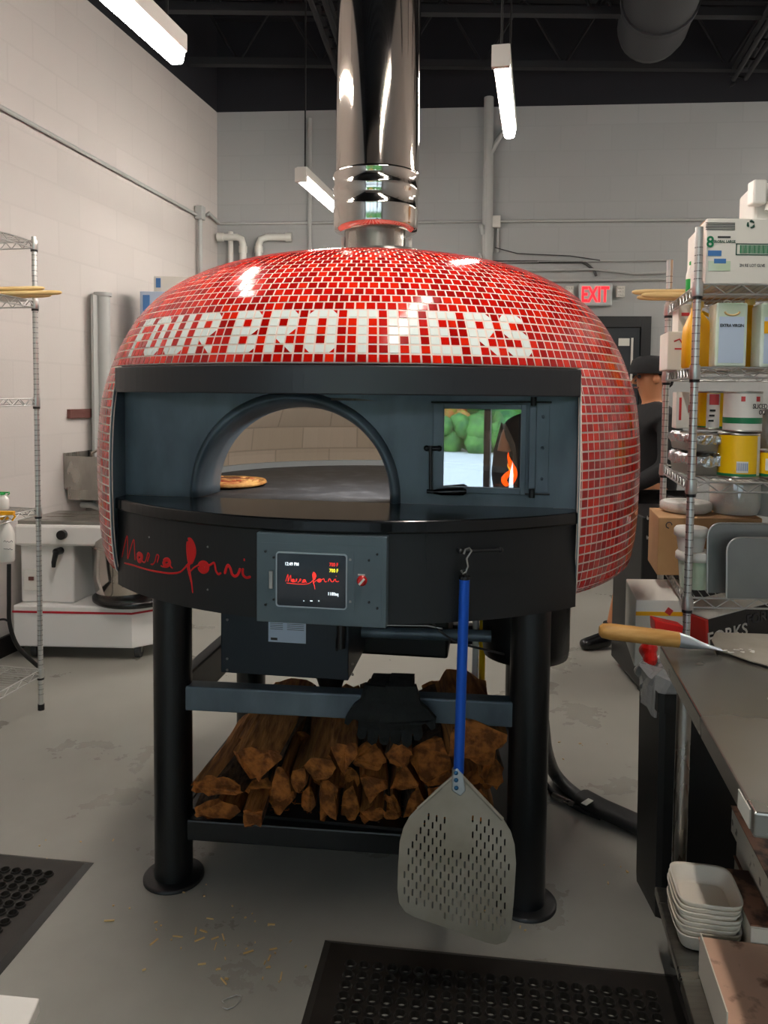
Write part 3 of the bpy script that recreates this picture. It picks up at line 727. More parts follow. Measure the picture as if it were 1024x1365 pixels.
FR = Matrix((EX, V((0, 0, 1)), EF)).transposed()
me = curve_mesh([rrect(s0_[0], s0_[1], s1_[0], s1_[1], .008), rrect(s0_[0]+.003, s0_[1]+.003, s1_[0]-.003, s1_[1]-.003, .006)], .006)
put(me, 'screen_bezel', mat('bezel_grey', (170, 182, 190), .3), O(0, VP_+.004, 0), FR, cp)
me = curve_mesh([rrect(s0_[0]+.003, s0_[1]+.003, s1_[0]-.003, s1_[1]-.003, .006)], .004)
scn = put(me, 'touch_screen', M['screen'], O(0, VP_+.003, 0), FR, cp)
def ptext(t, px, py, size, mt, parent=scn, bold=.0001, al='CENTER', xs=1):
    u, h = OV(px, py, VP_+.006); return text(t, size, O(u, VP_+.006, h), EX, EF, mt, parent, bold=bold, align=al, xs=xs, thick=.0004)
ptext('12:49 PM', 389, 752, .0115, M['txtw'], xs=.85); ptext('700 F', 445, 753, .013, M['txtr'], xs=.8); ptext('700 F', 445, 761, .013, M['txty'], xs=.8)
ptext('1100sq', 444, 792, .0115, M['txtw'], xs=.85)
for px, w_ in ((405, .002), (415, .006), (425, .003)):
    u, h = OV(px, 801, VP_+.006); b = MB(); ofbox(b, u-w_/2, u+w_/2, h-.001, h+.001, VP_+.0055, VP_+.006); b.build('screen_mark', M['txtw'], scn)
# handwriting logo strokes
LOGO = [([(65, 270), (80, 200), (100, 125), (104, 200), (105, 280), (124, 210), (146, 150), (151, 220), (155, 290)], 5),
        ([(170, 262), (178, 250), (188, 250), (200, 262), (196, 285), (186, 296), (176, 288), (170, 262)], 16), ([(200, 285), (208, 302), (222, 303), (235, 270), (242, 242), (252, 255), (243, 285), (240, 300)], 5),
        ([(262, 318), (276, 318), (292, 295), (302, 255), (316, 262), (310, 290), (306, 306)], 5), ([(350, 300), (362, 288), (380, 288), (390, 305), (382, 322), (364, 328), (352, 318), (350, 300)], 14),
        ([(330, 328), (345, 335), (370, 336), (392, 322), (400, 338), (412, 345)], 5),
        ([(80, 310), (140, 325), (220, 350), (300, 368), (390, 380), (455, 374), (488, 348), (515, 316)], 6),
        ([(520, 160), (530, 158), (546, 185), (555, 225), (548, 265), (530, 300), (522, 260), (518, 200), (522, 165)], 20), ([(538, 180), (542, 230), (532, 275)], 30),
        ([(530, 295), (518, 330), (520, 350), (530, 400), (540, 450), (548, 515)], [10, 12, 13, 10, 7, 4]),
        ([(518, 380), (545, 352), (565, 335), (590, 322)], 5), ([(596, 335), (604, 320), (622, 314), (642, 326), (640, 352), (620, 362), (602, 352), (596, 335)], 20), ([(612, 338), (628, 338)], 34),
        ([(645, 330), (668, 322), (692, 308), (700, 330), (706, 362), (722, 386), (742, 376)], 7), ([(766, 385), (776, 345), (790, 325), (806, 350), (816, 385), (836, 400), (858, 385), (872, 345)], 9),
        ([(890, 345), (888, 375), (896, 398), (918, 410), (944, 402)], 8), ([(896, 288), (904, 288)], 16)]
def smooth(pts, ws, n=5):
    if len(pts) < 3: return pts, ws
    out = []; wo = []
    for i in range(len(pts)-1):
        p0, p1, p2, p3 = pts[max(i-1, 0)], pts[i], pts[i+1], pts[min(i+2, len(pts)-1)]
        for k in range(n):
            t = k/n; out.append(tuple(.5*((2*p1[a])+(-p0[a]+p2[a])*t+(2*p0[a]-5*p1[a]+4*p2[a]-p3[a])*t*t+(-p0[a]+3*p1[a]-3*p2[a]+p3[a])*t**3) for a in (0, 1))); wo.append(ws[i]+(ws[i+1]-ws[i])*t)
    out.append(pts[-1]); wo.append(ws[-1]); return out, wo
def strokes(mapf, scale, mt, name, parent, wmul=1):
    """mapf(X,Y)->(point, normal); a stroke is a low flattened bead"""
    b = MB(); parts_ = []
    for pts, w_ in LOGO:
        ws = list(w_) if isinstance(w_, list) else [w_]*len(pts); pts2, ws2 = smooth(pts, ws)
        P = [mapf(x, y) for x, y in pts2]; rings = []
        for i in range(len(P)):
            a = P[max(i-1, 0)][0]; c = P[min(i+1, len(P)-1)][0]; t = (c-a); t = t.normalized() if t.length > 1e-7 else V((1, 0, 0)); n = P[i][1]; s = n.cross(t).normalized()
            hw = ws2[i]*scale*wmul/2; hw = max(hw*(.5 if i in (0, len(P)-1) else 1), .0006); p = P[i][0]
            rings.append([p+s*hw, p+s*hw*.6+n*.0012, p-s*hw*.6+n*.0012, p-s*hw, p-n*.001])
        b.rings(rings, 0, True, False, True, True)
    return b.build(name, mt, parent)
strokes(lambda X, Y: OB(150+X/5.12, 690+Y/5.12, .0005), .00040, M['red'], 'maker_lettering', oven, 2.2)
# same mark small on the screen: logo box x 65..945 -> px 381..452
def scrmap(X, Y):
    px = 381+(X-65)/880*71; py = 766+(Y-125-(X-65)*.155)/390*24; u, h = OV(px, py, VP_+.006); return O(u, VP_+.006, h), EF
strokes(scrmap, .00016, M['txtr'], 'screen_lettering', scn, 1.3)
# switch, bolts, bracket
u, h = OV(482, 775, VP_+.01); b = MB(); b.lathe(O(u, 0, h), [(.013, .928), (.013, .934), (.009, .936), (.009, .948), (.003, .95)], 20, rot=Matrix((EX, V((0, 0, 1)), EF)).transposed() if False else None, axis='y') if False else None
b = MB(); b.tube([O(u, VP_, h), O(u, VP_+.006, h), O(u, VP_+.007, h), O(u, VP_+.018, h)], [.013, .013, .009, .008], 18); sw = b.build('rotary_switch', M['redknob'], cp)
b = MB(); b.box(O(u+.002, VP_+.019, h+.001), (.005, .004, .02), OF3 @ Matrix.Rotation(.7, 3, 'Y')); b.build('switch_grip', M['plasticwhite'], sw)
u, h = OV(482, 766, VP_); b = MB(); ofbox(b, u-.009, u+.009, h-.002, h+.002, VP_, VP_+.002); b.build('switch_plate', M['fixture'], cp)
for (px, py) in ((354, 735), (354, 806), (365, 743), (365, 799), (467, 746), (467, 802), (503, 739), (492, 747), (492, 803), (503, 811)):
    u, h = OV(px, py, VP_+.003); b = MB(); b.tube([O(u, VP_+.001, h), O(u, VP_+.005, h)], .0032, 8); b.build('bolt', M['blackmetal'] if px not in (467,) else M['steel'], cp)
c0 = OV(362, 772, VP_+.004); b = MB(); ofbox(b, c0[0]-.007, c0[0]+.004, c0[1]-.025, c0[1]+.022, VP_+.001, VP_+.006); b.build('latch_tab', M['steel'], cp, .002)
# flush door plate and hook bar on the right of the band
def bandpatch(px0, px1, py0, py1, off, name, m_):
    b = MB(); rings = []
    n = 14; top = []; 
    for i in range(n+1):
        x = px0+(px1-px0)*i/n; a, na = OB(x, py0); c, nc = OB(x, py1); rings.append([a-na*.004, a+na*off, c+nc*off, c-nc*.004])
    b.rings(rings, 0, True, False, True, True); return b.build(name, m_, oven)
bandpatch(568, 692, 706, 761, .0025, 'flush_hatch', M['band'])
hb = MB(); q = [OB(x, y)[0]+OB(x, y)[1]*.022 for (x, y) in ((610, 733), (636, 732), (662, 731))]
hb.tube(q, .0045, 8)
for i in (0, 2): hb.sphere(q[i], .0075, 10); hb.tube([q[i], OB((610, 0, 662)[i], 732)[0]], .005, 8)
hb.build('hook_bar', M['blackmetal'], oven)
# screws of the band
for (px, py) in ((199, 716), (277, 729), (277, 786)):
    p, n = OB(px, py); b = MB(); b.sphere(p, .003, 8); b.build('bolt', M['steel'], oven)
# --- stand
LEG = {}
LEG['fl'] = ath(232, 1168, 0); LEG['fr'] = ath(700, 1203, 0)
bk = (EX*.10 - EF).normalized()
LEG['bl'] = LEG['fl'] - EF*.80; LEG['br'] = LEG['fr'] - EF*.80
for k, P in LEG.items():
    x, y = P.x, P.y
    b = MB(); b.tube([(x, y, .004), (x, y, 1.03)], .0615, 28); lg = b.build('leg', M['blackmetal'], oven)
    b = MB(); b.lathe((x, y, 0), [(.098, .0), (.098, .008), (.092, .012), (.02, .012)], 36); b.build('foot_plate', M['blackmetal'], lg)
def rail(A, B, h0, h1, w=.05, name='rail', m_=None, bev=.006):
    A = V((A.x, A.y, 0)); B = V((B.x, B.y, 0)); d = (B-A).normalized(); s = V((-d.y, d.x, 0)); c = (A+B)/2+V((0, 0, (h0+h1)/2))
    b = MB(); b.box(c, ((B-A).length, w, h1-h0), Matrix((d, s, V((0, 0, 1)))).transposed()); return b.build(name, m_ or M['blackmetal'], oven, bev)
rail(LEG['fl'], LEG['fr'], .575, .655, .06, 'front_rail', M['facemetal']); rail(LEG['bl'], LEG['br'], .565, .645)
for a, c in (('fl', 'bl'), ('fr', 'br')): rail(LEG[a], LEG[c], .53, .655, .05, 'side_rail'); rail(LEG[a], LEG[c], .12, .21, .05, 'side_rail')
rail(LEG['fl'], LEG['fr'], .14, .21, .05, 'front_rail'); rail(LEG['bl'], LEG['br'], .14, .21)
ctr = (LEG['fl']+LEG['fr']+LEG['bl']+LEG['br'])/4
b = MB(); b.box(ctr+V((0, 0, .214)), (1.08, .8, .012), OF3); b.build('wood_rack_shelf', M['black'], oven)
# --- equipment hung under the oven
g0_ = at(301, 900, 2.42); g1_ = at(476, 824, 2.38)
b = MB(); bc = (g0_+g1_)/2; b.box((bc.x, bc.y+.17, (g0_.z+1.03)/2), ((g1_-g0_).length*1.0 if False else abs(g1_.x-g0_.x), .32, 1.03-g0_.z), rotz(math.atan2(EX.y, EX.x))); gbx = b.build('burner_box', mat('dark_blue_box', (18, 30, 40), .4, .2), oven, .004)
FBv = (V((bc.x, bc.y+.17, 0))-OC).dot(EF)+.16
def onbox(px, py, off=0): p = atp(px, py, O(0, FBv+off, 0), EF); d = p-OC; return d.dot(EX), d.z
u0, h0 = onbox(358, 855); u1, h1 = onbox(408, 822)
b = MB(); ofbox(b, u0, u1, h0, h1, FBv, FBv+.0015); stk = b.build('rating_sticker', M['paper'], gbx)
b = MB()
for k in range(7):
    ofbox(b, u0+.006, u0+.048, h1-.008-k*.006, h1-.0095-k*.006, FBv+.0016, FBv+.002); ofbox(b, u0+.062, u1-.006, h1-.008-k*.006, h1-.0095-k*.006, FBv+.0016, FBv+.002)
ofbox(b, u0+.008, u0+.03, h0+.006, h0+.014, FBv+.0016, FBv+.002)
b.build('sticker_print', M['ink'], stk)['kind'] = 'stuff'
for (px, py) in ((303, 826), (303, 878), (303, 893), (470, 830), (470, 885), (470, 899)):
    u, h = onbox(px, py); b = MB(); b.sphere(O(u, FBv, h), .005, 8); b.build('bolt', M['steel'], gbx)
u0, h0 = onbox(449, 862); u1, h1 = onbox(462, 822); b = MB(); b.tube([O((u0+u1)/2, FBv+.012, h0), O((u0+u1)/2, FBv+.012, h1)], .014, 12); b.tube([O(u0+.002, FBv+.01, h0-.01), O(u0+.002, FBv+.01, h0+.03)], .004, 6); b.build('sight_tube', M['blacksheen'], gbx)
p = at(441, 902, 2.62); b = MB(); b.lathe((p.x, p.y, p.z-.06), [(.02, -.03), (.055, .07), (.055, .16)], 20); b.build('drain_funnel', M['blackmetal'], oven)
p0 = at(490, 925, 2.95); p1 = at(602, 838, 2.95); b = MB(); b.box(((p0.x+p1.x)/2, 2.98, .84), (p1.x-p0.x, .4, .42), rotz(-.14)); b.build('motor_cabinet', M['black'], oven, .01)
pa = at(478, 842, 2.62); pb = at(655, 848, 2.55); b = MB(); b.tube([pa, pb], .02, 10); b.build('cross_tube', M['facemetal'], oven)
b = MB(); b.tube([at(482, 833, 2.55), at(570, 834, 2.5), at(590, 838, 2.5)], .004, 6); b.build('gas_hose', M['steel'], oven)
b = MB(); b.tube([at(572, 825, 2.5), at(585, 840, 2.5), at(605, 855, 2.5), at(630, 862, 2.55), at(672, 872, 2.6)], .004, 6); b.build('thin_cable', M['conduit'], oven)
p = at(712, 850, 2.72); b = MB(); b.lathe((p.x-.03, p.y, 0), [(.10, .655), (.15, .67), (.155, .70), (.155, 1.03)], 36); b.build('blower_housing', M['blackmetal'], oven)
for (px, r_, m_, nm) in ((634, .012, 'pvc', 'white_gas_pipe'), (643, .012, 'yellow', 'yellow_gas_pipe')):
    a = at(px, 862, 2.85); c = at(px-1, 935, 2.85); b = MB(); b.tube([(a.x, a.y, 1.02), (a.x, a.y, .26)], r_, 10); b.build(nm, M[m_], oven)
# collar at the top of the dome
b = MB(); b.lathe(O(.05, 0, 0), [(.14, 2.05), (.14, 2.09), (.125, 2.1), (.125, 2.12)], 40); b.build('flue_collar', M['steel'], oven)
# flame inside behind the glass
fl_ = thing('burner_flame', 'small orange flame burning behind the glass of the firebox door', 'flame', O(.3, .38, 1.272))
def flame(px, py0, py1, wv, m_, v=.40, bend=.0):
    b = MB(); a = OV(px, py0, v); c = OV(px, py1, v); n = 9; pts = []; rs = []
    for i in range(n):
        t = i/(n-1); pts.append(O(a[0]+bend*math.sin(t*5), v, a[1]+(c[1]-a[1])*t)); rs.append(max(.0008, wv*math.sin(math.pi*(.12+.88*t))**.8*(1-.55*t)))
    b.tube(pts, rs, 10); return b
flame(681, 645, 603, .013, 0, bend=.01).build('flame_tongue', M['flame'], fl_); flame(677, 648, 622, .012, 0, .41, -.012).build('flame_tongue', M['flame'], fl_); flame(680, 640, 618, .005, 0, .42, .008).build('flame_core', M['flameh'], fl_)
b = MB(); lg0 = OV(668, 650, .40); b.tube([O(lg0[0]-.04, .36, 1.295), O(lg0[0]+.1, .33, 1.30)], .022, 9); tag(b.build('burning_log', M['bark']), 'charred log lying below the flame behind the firebox glass', 'log')
b = MB(); b.tube([O(lg0[0]+.03, .44, 1.272), O(lg0[0]+.03, .44, 1.32)], .006, 8)
# pizza
pz = ath(319, 636, 1.272); pz = V((-.50, 2.62, 0))
pzz = at(312, 636, 2.70)
pt = thing('pizza', 'round pizza baking on the dark oven deck behind the left of the arch', 'pizza', (pzz.x, pzz.y, 1.273))
b = MB(); rp = random.Random(2); prof_p = [(.005, 1.2745), (.13, 1.2735), (.146, 1.281), (.142, 1.290), (.128, 1.289), (.118, 1.283), (.005, 1.283)]
b.lathe((pzz.x-.03, pzz.y, .001), prof_p, 40); b.build('crust', M['crust'], pt)
b = MB(); b.lathe((pzz.x-.03, pzz.y, .001), [(.004, 1.284), (.12, 1.284), (.119, 1.289), (.004, 1.291)], 30)
b.build('topping', M['topping'], pt)
b = MB()
for k in range(26):
    a = rp.uniform(0, 6.28); q = rp.uniform(.01, .115); b.sphere((pzz.x-.03+q*math.cos(a), pzz.y+q*math.sin(a), 1.29), rp.uniform(.008, .016), 8, sc=(1, 1, .4))
b.build('cheese', mat('cheese', (232, 190, 120), .5, rgb2=(170, 60, 30), scale=30), pt)['kind'] = 'stuff'
# unseen point light added to brighten the chamber
ld = bpy.data.lights.new('chamber_fill', 'POINT'); ld.energy = 15; ld.color = (1, .95, .9); ld.shadow_soft_size = .04
lo_ = bpy.data.objects.new('chamber_fill', ld); col.objects.link(lo_); lo_.location = O(.05, .42, 1.62)
# --- flue
ch_ = thing('chimney_pipe', 'tall polished steel flue pipe rising from the top of the tiled dome', 'flue', (-.022, 2.84, 2.1))
FX, FY = at(504.5, 100, 2.84).x, 2.84
def fz(y): return at(504, y, 2.84).z
b = MB(); b.tube([(FX, FY, fz(238)), (FX, FY, CZ)], .1515, 64); b.build('flue_upper', M['chrome_warm'], ch_)
b = MB(); prof_f = [(.13, fz(312)), (.150, fz(309)), (.1545, fz(303)), (.1545, fz(286)), (.157, fz(284)), (.157, fz(281)), (.1535, fz(279)), (.1535, fz(262)), (.158, fz(259)), (.158, fz(254)), (.154, fz(251)), (.154, fz(241)), (.157, fz(238)), (.157, fz(235)), (.1515, fz(234))]
b.lathe((FX-.004, FY, 0), prof_f, 64); b.build('joint_bands', M['chrome'], ch_)
b = MB(); b.tube([(FX-.006, FY, 2.10), (FX-.006, FY, fz(308))], .111, 48); b.build('flue_lower', M['steel'], ch_)
for px in (457, 547):
    a = at(px, 325, 2.84); b = MB(); b.box((a.x, a.y, 2.125), (.012, .03, .09)); b.build('support_bracket', M['fixture'], ch_)
# ------------------------------------------------------------------ firewood
def log(cx, cy, w, h, Y, L, shape, rx=0, yaw=0, pitch=0, roll=0, bright=0, seed=0, label=''):
    """split log: front end centred on the pixel at depth Y, w/h in px there"""
    Y -= .05; p = at(cx, cy, Y); W = w*Y/F/2; Hh = h*Y/F/2; rd = random.Random(seed)
    shp = {'tri': [(-1, .75), (-.2, 1), (.8, .85), (1, .45), (.35, -.35), (.05, -1), (-.35, -.5)], 'up': [(-1, -.8), (-.1, -1), (1, -.7), (.9, -.2), (.3, .6), (0, 1), (-.5, .4)],
           'slab': [(-1, .5), (-.3, .95), (.5, 1), (1, .5), (.95, -.5), (.3, -1), (-.6, -.9), (-1, -.3)], 'half': [(-1, -.6), (-.4, -1), (.5, -.95), (1, -.5), (.75, .4), (.2, 1), (-.45, .85), (-.9, .3)],
           'sq': [(-.95, .85), (0, 1), (1, .8), (.9, -.1), (.85, -.95), (-.1, -.85), (-.9, -1), (-1, 0)], 'dia': [(-1, .1), (-.3, .9), (.5, 1), (1, .2), (.6, -.6), (0, -1), (-.6, -.55)]}[shape]
    shp = [(x*(1+rd.uniform(-.08, .08)), y*(1+rd.uniform(-.08, .08))) for x, y in shp]
    cr_, sr = math.cos(roll), math.sin(roll); rot = rotz(yaw) @ Matrix.Rotation(pitch, 3, 'X')
    b = MB(); rings = []; K = 9; n = len(shp)
    dens = []
    for i in range(n):
        a, c = shp[i], shp[(i+1) % n]
        for k in range(3): dens.append((a[0]+(c[0]-a[0])*k/3, a[1]+(c[1]-a[1])*k/3))
    ph = [rd.uniform(0, 6.28) for _ in range(4)]
    for k in range(K):
        t = k/(K-1); ring = []
        for i, (x, y) in enumerate(dens):
            j = 1+.05*math.sin(ph[0]+t*5+i*1.3)+.03*math.sin(ph[1]+i*2.1+t*9)
            X, Z = x*W*j, y*Hh*j; X, Z = X*cr_-Z*sr, X*sr+Z*cr_
            ring.append(p+rot @ V((X+.006*math.sin(ph[2]+t*4), t*L+rd.uniform(-.004, .004)*(k in (0, K-1))*3, Z+.005*math.sin(ph[3]+t*5))))
        rings.append(ring)
    bk = rd.choice((0, 1, 2)); nn = len(dens); b0 = len(b.v)
    for r_ in rings: b.v += r_
    for k in range(K-1):
        for i in range(nn):
            j = (i+1) % nn; side = (i*3)//nn; b.face([b0+k*nn+i, b0+k*nn+j, b0+(k+1)*nn+j, b0+(k+1)*nn+i], 2 if side == bk else 0)
    q = len(b.v); b.v += rings[0]+rings[-1]; b.face([q+i for i in range(nn)][::-1], 1); b.face([q+nn+i for i in range(nn)], 1)
    o = b.build('firewood_log', [M['log'], M['logend'], M['bark']]); tag(o, label, 'log', 'split firewood under the oven'); return o
SH = .221
LOGS = [  # cx cy w h Y L shape kw label
 (293, 1077, 66, 24, 2.44, .42, 'half', {}, 'flat split log at the lower left end of the firewood pile'),
 (336, 1088, 28, 24, 2.34, .5, 'sq', {}, 'short pale square log end sticking out at the lower left of the pile'),
 (372, 1073, 50, 36, 2.46, .4, 'tri', {}, 'dark wedge log in the bottom row right of the pale square end'),
 (413, 1066, 20, 36, 2.44, .4, 'half', {}, 'narrow brown log standing in the bottom row left of the tall reddish slab'),
 (440, 1068, 24, 60, 2.42, .4, 'sq', {}, 'tall narrow reddish slab standing on the rack in the middle-left of the pile'),
 (470, 1068, 26, 48, 2.46, .4, 'half', {}, 'dark thin log just right of the tall reddish slab'),
 (496, 1085, 34, 22, 2.41, .4, 'slab', {}, 'small orange log end in the bottom row left of the peel blade'),
 (523, 1076, 30, 40, 2.47, .4, 'half', {}, 'dark log in the bottom row behind the left edge of the peel blade'),
 (553, 1070, 34, 48, 2.46, .4, 'up', {}, 'dark brown log of the bottom row hidden by the peel blade'),
 (592, 1072, 40, 44, 2.44, .4, 'sq', {}, 'bottom row log behind the middle of the peel blade'),
 (636, 1070, 44, 44, 2.4, .4, 'half', {}, 'bottom row log at the right end of the pile behind the peel blade'),
 (292, 1047, 72, 28, 2.40, .48, 'half', dict(yaw=-.12), 'broad rough-barked log overhanging the left end of the pile'),
 (346, 1050, 44, 30, 2.47, .4, 'dia', {}, 'dark log wedged under the large smooth plank'),
 (378, 1045, 26, 46, 2.36, .42, 'half', {}, 'pale knobbly log end under the right edge of the large plank'),
 (401, 1040, 22, 34, 2.38, .4, 'slab', {}, 'small pale log end beside the knobbly one'),
 (428, 1036, 30, 26, 2.5, .4, 'half', {}, 'dark log tucked beneath the grey-ended log'),
 (467, 1036, 34, 30, 2.5, .4, 'half', {}, 'dark log below the pointed orange wedge'),
 (494, 1052, 42, 40, 2.39, .4, 'tri', dict(roll=-.2), 'orange triangular log end in the lower middle of the pile'),
 (542, 1038, 40, 36, 2.44, .4, 'up', {}, 'reddish-brown log left of the blue peel handle near the blade'),
 (584, 1036, 46, 40, 2.46, .4, 'dia', {}, 'dark log right behind the lower blue handle'),
 (640, 1036, 64, 36, 2.44, .4, 'up', dict(roll=.2), 'dark brown wedge under the big square log at the right'),
 (426, 1022, 50, 34, 2.38, .44, 'dia', dict(pitch=.02), 'log with a weathered grey end left of the pointed orange wedge'),
 (456, 1014, 38, 46, 2.35, .48, 'tri', {}, 'pointed orange wedge with a bright end in the middle of the pile'),
 (490, 1006, 44, 42, 2.43, .44, 'half', {}, 'brown log below the fingertips of the hanging gloves'),
 (532, 1008, 38, 36, 2.40, .44, 'dia', {}, 'light brown log end just right of the glove fingers'),
 (577, 1014, 54, 54, 2.44, .42, 'sq', dict(roll=.5), 'broad brown log crossing behind the blue peel handle'),
 (343, 1020, 70, 50, 2.34, .52, 'tri', dict(pitch=.05, yaw=-.12), 'large smooth orange plank lying on top of the left of the pile'),
 (402, 990, 34, 34, 2.62, .4, 'half', {}, 'dark barked log behind the large plank on top of the pile'),
 (338, 996, 60, 40, 2.66, .36, 'half', {}, 'rough barked log at the back left of the pile'),
 (447, 986, 40, 34, 2.58, .36, 'slab', {}, 'brown log at the back just left of the gloves'),
 (540, 978, 50, 38, 2.56, .36, 'half', {}, 'brown log at the back right of the gloves'),
 (590, 972, 44, 30, 2.62, .36, 'slab', {}, 'short brown log at the back beside the blue handle'),
 (633, 992, 72, 58, 2.36, .46, 'sq', dict(roll=-.28), 'big light brown square-ended log on the right of the pile'),
 (655, 1030, 38, 42, 2.37, .4, 'dia', dict(roll=.3), 'light brown log pressed against the right front leg'),
 (505, 962, 56, 30, 2.7, .3, 'half', {}, 'log at the back hidden by the hanging gloves'),
]
for i, (cx, cy, w, h, Y, L, shape, kw, lab) in enumerate(LOGS): log(cx, cy, w, h, Y, L, shape, seed=i+11, label=lab, **kw)
b = MB(); rq = random.Random(4)
for k in range(90):
    p = O(rq.uniform(-.5, .5), rq.uniform(.28, .42), SH-.0005); a = rq.uniform(0, 3.1); b.box(p+V((0, 0, .001)), (rq.uniform(.004, .02), .003, .002), rotz(a))
tag(b.build('bark_crumbs', M['logend']), 'bark crumbs littering the black rack below the firewood', 'crumbs', kind='stuff')
# ------------------------------------------------------------------ gloves on the rail
def glove(name, label, px, flip, Yo, tilt):
    t = thing(name, label, 'glove', at(px, 912, Yo), 0, 'black work gloves on the rail')
    # hand hangs down in front of the rail, cuff folded over it: thickened outline (x right, y down in px)
    palm = [(-24, -6), (20, -6), (24, 10), (27, 35), (30, 52), (31, 74), (24, 78), (19, 74), (17, 62), (15, 78), (8, 84), (2, 80), (0, 64), (-3, 82), (-10, 86), (-16, 80), (-17, 62), (-20, 74), (-27, 76), (-32, 70), (-31, 50), (-38, 46), (-46, 58), (-52, 56), (-50, 44), (-40, 28), (-30, 18)]
    if flip: palm = [(-x, y) for x, y in palm][::-1]
    k = Yo/F*.92; P0 = at(px, 918, Yo)
    pts = [(x*k*math.cos(tilt)-(-y)*k*math.sin(tilt)*-1*0+(-y)*k*math.sin(tilt), -y*k*math.cos(tilt)-x*k*math.sin(tilt)) for x, y in palm]
    me = curve_mesh([pts], .022); bm = bmesh.new(); bm.from_mesh(me)
    bmesh.ops.triangulate(bm, faces=bm.faces); bmesh.ops.subdivide_edges(bm, edges=bm.edges, cuts=1)
    for v in bm.verts: v.co.z += .006*math.sin(v.co.x*70+v.co.y*40)+.004*math.sin(v.co.y*110)
    bm.to_mesh(me); bm.free()
    g = put(me, 'hand', M['glove'], P0, Matrix((EX, V((0, 0, 1)), EF)).transposed(), t)
    sb = g.modifiers.new('b', 'BEVEL'); sb.width = .006; sb.segments = 3; sb.limit_method = 'ANGLE'; sb.angle_limit = R(50)
    for p_ in g.data.polygons: p_.use_smooth = True
    b = MB(); r_ = []
    for i in range(9):
        a = math.pi*i/8; o_ = P0+V((0, 0, .010+.012*math.sin(a)))-EF*(.05-.05*math.cos(a)-0)+EF*.006
        r_.append([o_-EX*.036, o_+EX*.036+V((0, 0, .002))])
    e_ = P0-EF*.094-V((0, 0, .05)); r_.append([e_-EX*.036, e_+EX*.036])
    b.rings(r_, 0, False); cf = b.build('cuff', M['glove'], t); q = cf.modifiers.new('s', 'SOLIDIFY'); q.thickness = .01
    return t
gy = 2.352
glove('work_glove', 'left black work glove draped over the blue-black rail', 508, False, gy-.02, .03)
glove('work_glove', 'right black work glove draped over the rail beside the blue handle', 533, True, gy-.045, -.04)
# ------------------------------------------------------------------ hanging peel
pr = thing('pizza_peel', 'perforated aluminium pizza peel with a blue handle hanging from the oven front', 'pizza peel', at(612, 1240, 1.96))
hk, hn = OB(619, 733); PY = hk.y-.035
def pp(x, y, o=0): return at(x, y, PY-o)
b = MB(); b.tube([pp(619.5, 771), pp(611.5, 1030)], .0135, 24); b.build('handle', M['blue'], pr)
b = MB(); b.tube([pp(619.5, 768), pp(619.5, 772)], .0145, 20); b.tube([pp(619, 769), pp(616, 764), pp(618, 759), pp(622, 761), pp(622, 769)], .0022, 6); b.build('end_cap', M['blacksheen'], pr)
outline = [(604, 1033), (580, 1054), (557, 1077), (546, 1088), (538, 1103), (533, 1122), (531, 1150), (530, 1185), (532, 1203), (540, 1215), (552, 1222), (600, 1238), (648, 1256), (662, 1259), (674, 1255), (681, 1242), (685, 1200), (688, 1150), (686, 1125), (681, 1108), (670, 1090), (645, 1064), (618, 1034)]
Pc = pp(610, 1150)
def loc(x, y): d = pp(x, y)-Pc; return (d.x, d.z)
def inside(x, y, poly):
    c = False; n = len(poly)
    for i in range(n):
        x1, y1 = poly[i]; x2, y2 = poly[(i+1) % n]
        if (y1 > y) != (y2 > y) and x < (x2-x1)*(y-y1)/(y2-y1)+x1: c = not c
    return c
sp_ = [[loc(x, y) for x, y in outline]]
shr = [(610+(x-610)*.90, 1160+(y-1160)*.90) for x, y in outline]
for r_ in range(-9, 12):
    for c in range(-14, 15):
        x = 609+c*5.35; y = 1150+c*1.25+r_*10.6*2/2+0
        if (c+r_) % 2: continue
        if y < 1082+abs(x-609)*.05 or not inside(x, y, shr) or not inside(x, y+6, shr) or not inside(x, y-6, shr): continue
        if abs(x-610) < 17 and y < 1136: continue
        w_ = 1.15; hh_ = 5.0; pts = [(x-w_, y-hh_+1), (x, y-hh_), (x+w_, y-hh_+1), (x+w_-.3, y+hh_-1), (x, y+hh_), (x-w_-.3, y+hh_-1)]
        sp_.append([loc(*q) for q in pts])
me = curve_mesh(sp_, .0025)
put(me, 'blade', M['alu'], Pc, Matrix((V((1, 0, 0)), V((0, 0, 1)), V((0, -1, 0)))).transposed(), pr)
b = MB(); b.tube([pp(604, 1035), pp(557, 1078)], .004, 8); b.tube([pp(617, 1036), pp(670, 1092)], .005, 8); b.build('rolled_rim', M['alu'], pr)
b = MB(); b.prism([pp(x, y, .015) for x, y in ((604, 1030), (610, 1024), (618, 1034), (621, 1055), (614, 1062), (603, 1055))], (0, .028, 0)); b.build('neck_bracket', mat('polished_alu', (190, 200, 205), .3, .8), pr, .003)
for y in (1030.5, 1040, 1050.5):
    b = MB(); b.sphere(pp(608+(y-1030)*.02, y, .017), .006, 10, sc=(1, .6, 1)); b.build('rivet', M['bluerivet'], pr)
b = MB(); hc_ = hk+hn*.022
pts = [hc_+V((-.010, -.012, -.004)), hc_+V((-.006, -.012, .008)), hc_+V((.004, -.008, .011)), hc_+V((.010, -.006, .003)), pp(622, 745), pp(624, 755), pp(621, 763), pp(617, 765), pp(615, 760)]
b.tube([V((p.x, p.y, p.z)) for p in pts], .0028, 8); tag(b.build('s_hook', M['steel']), 'small steel S-hook on the oven front carrying the blue-handled peel', 'hook')
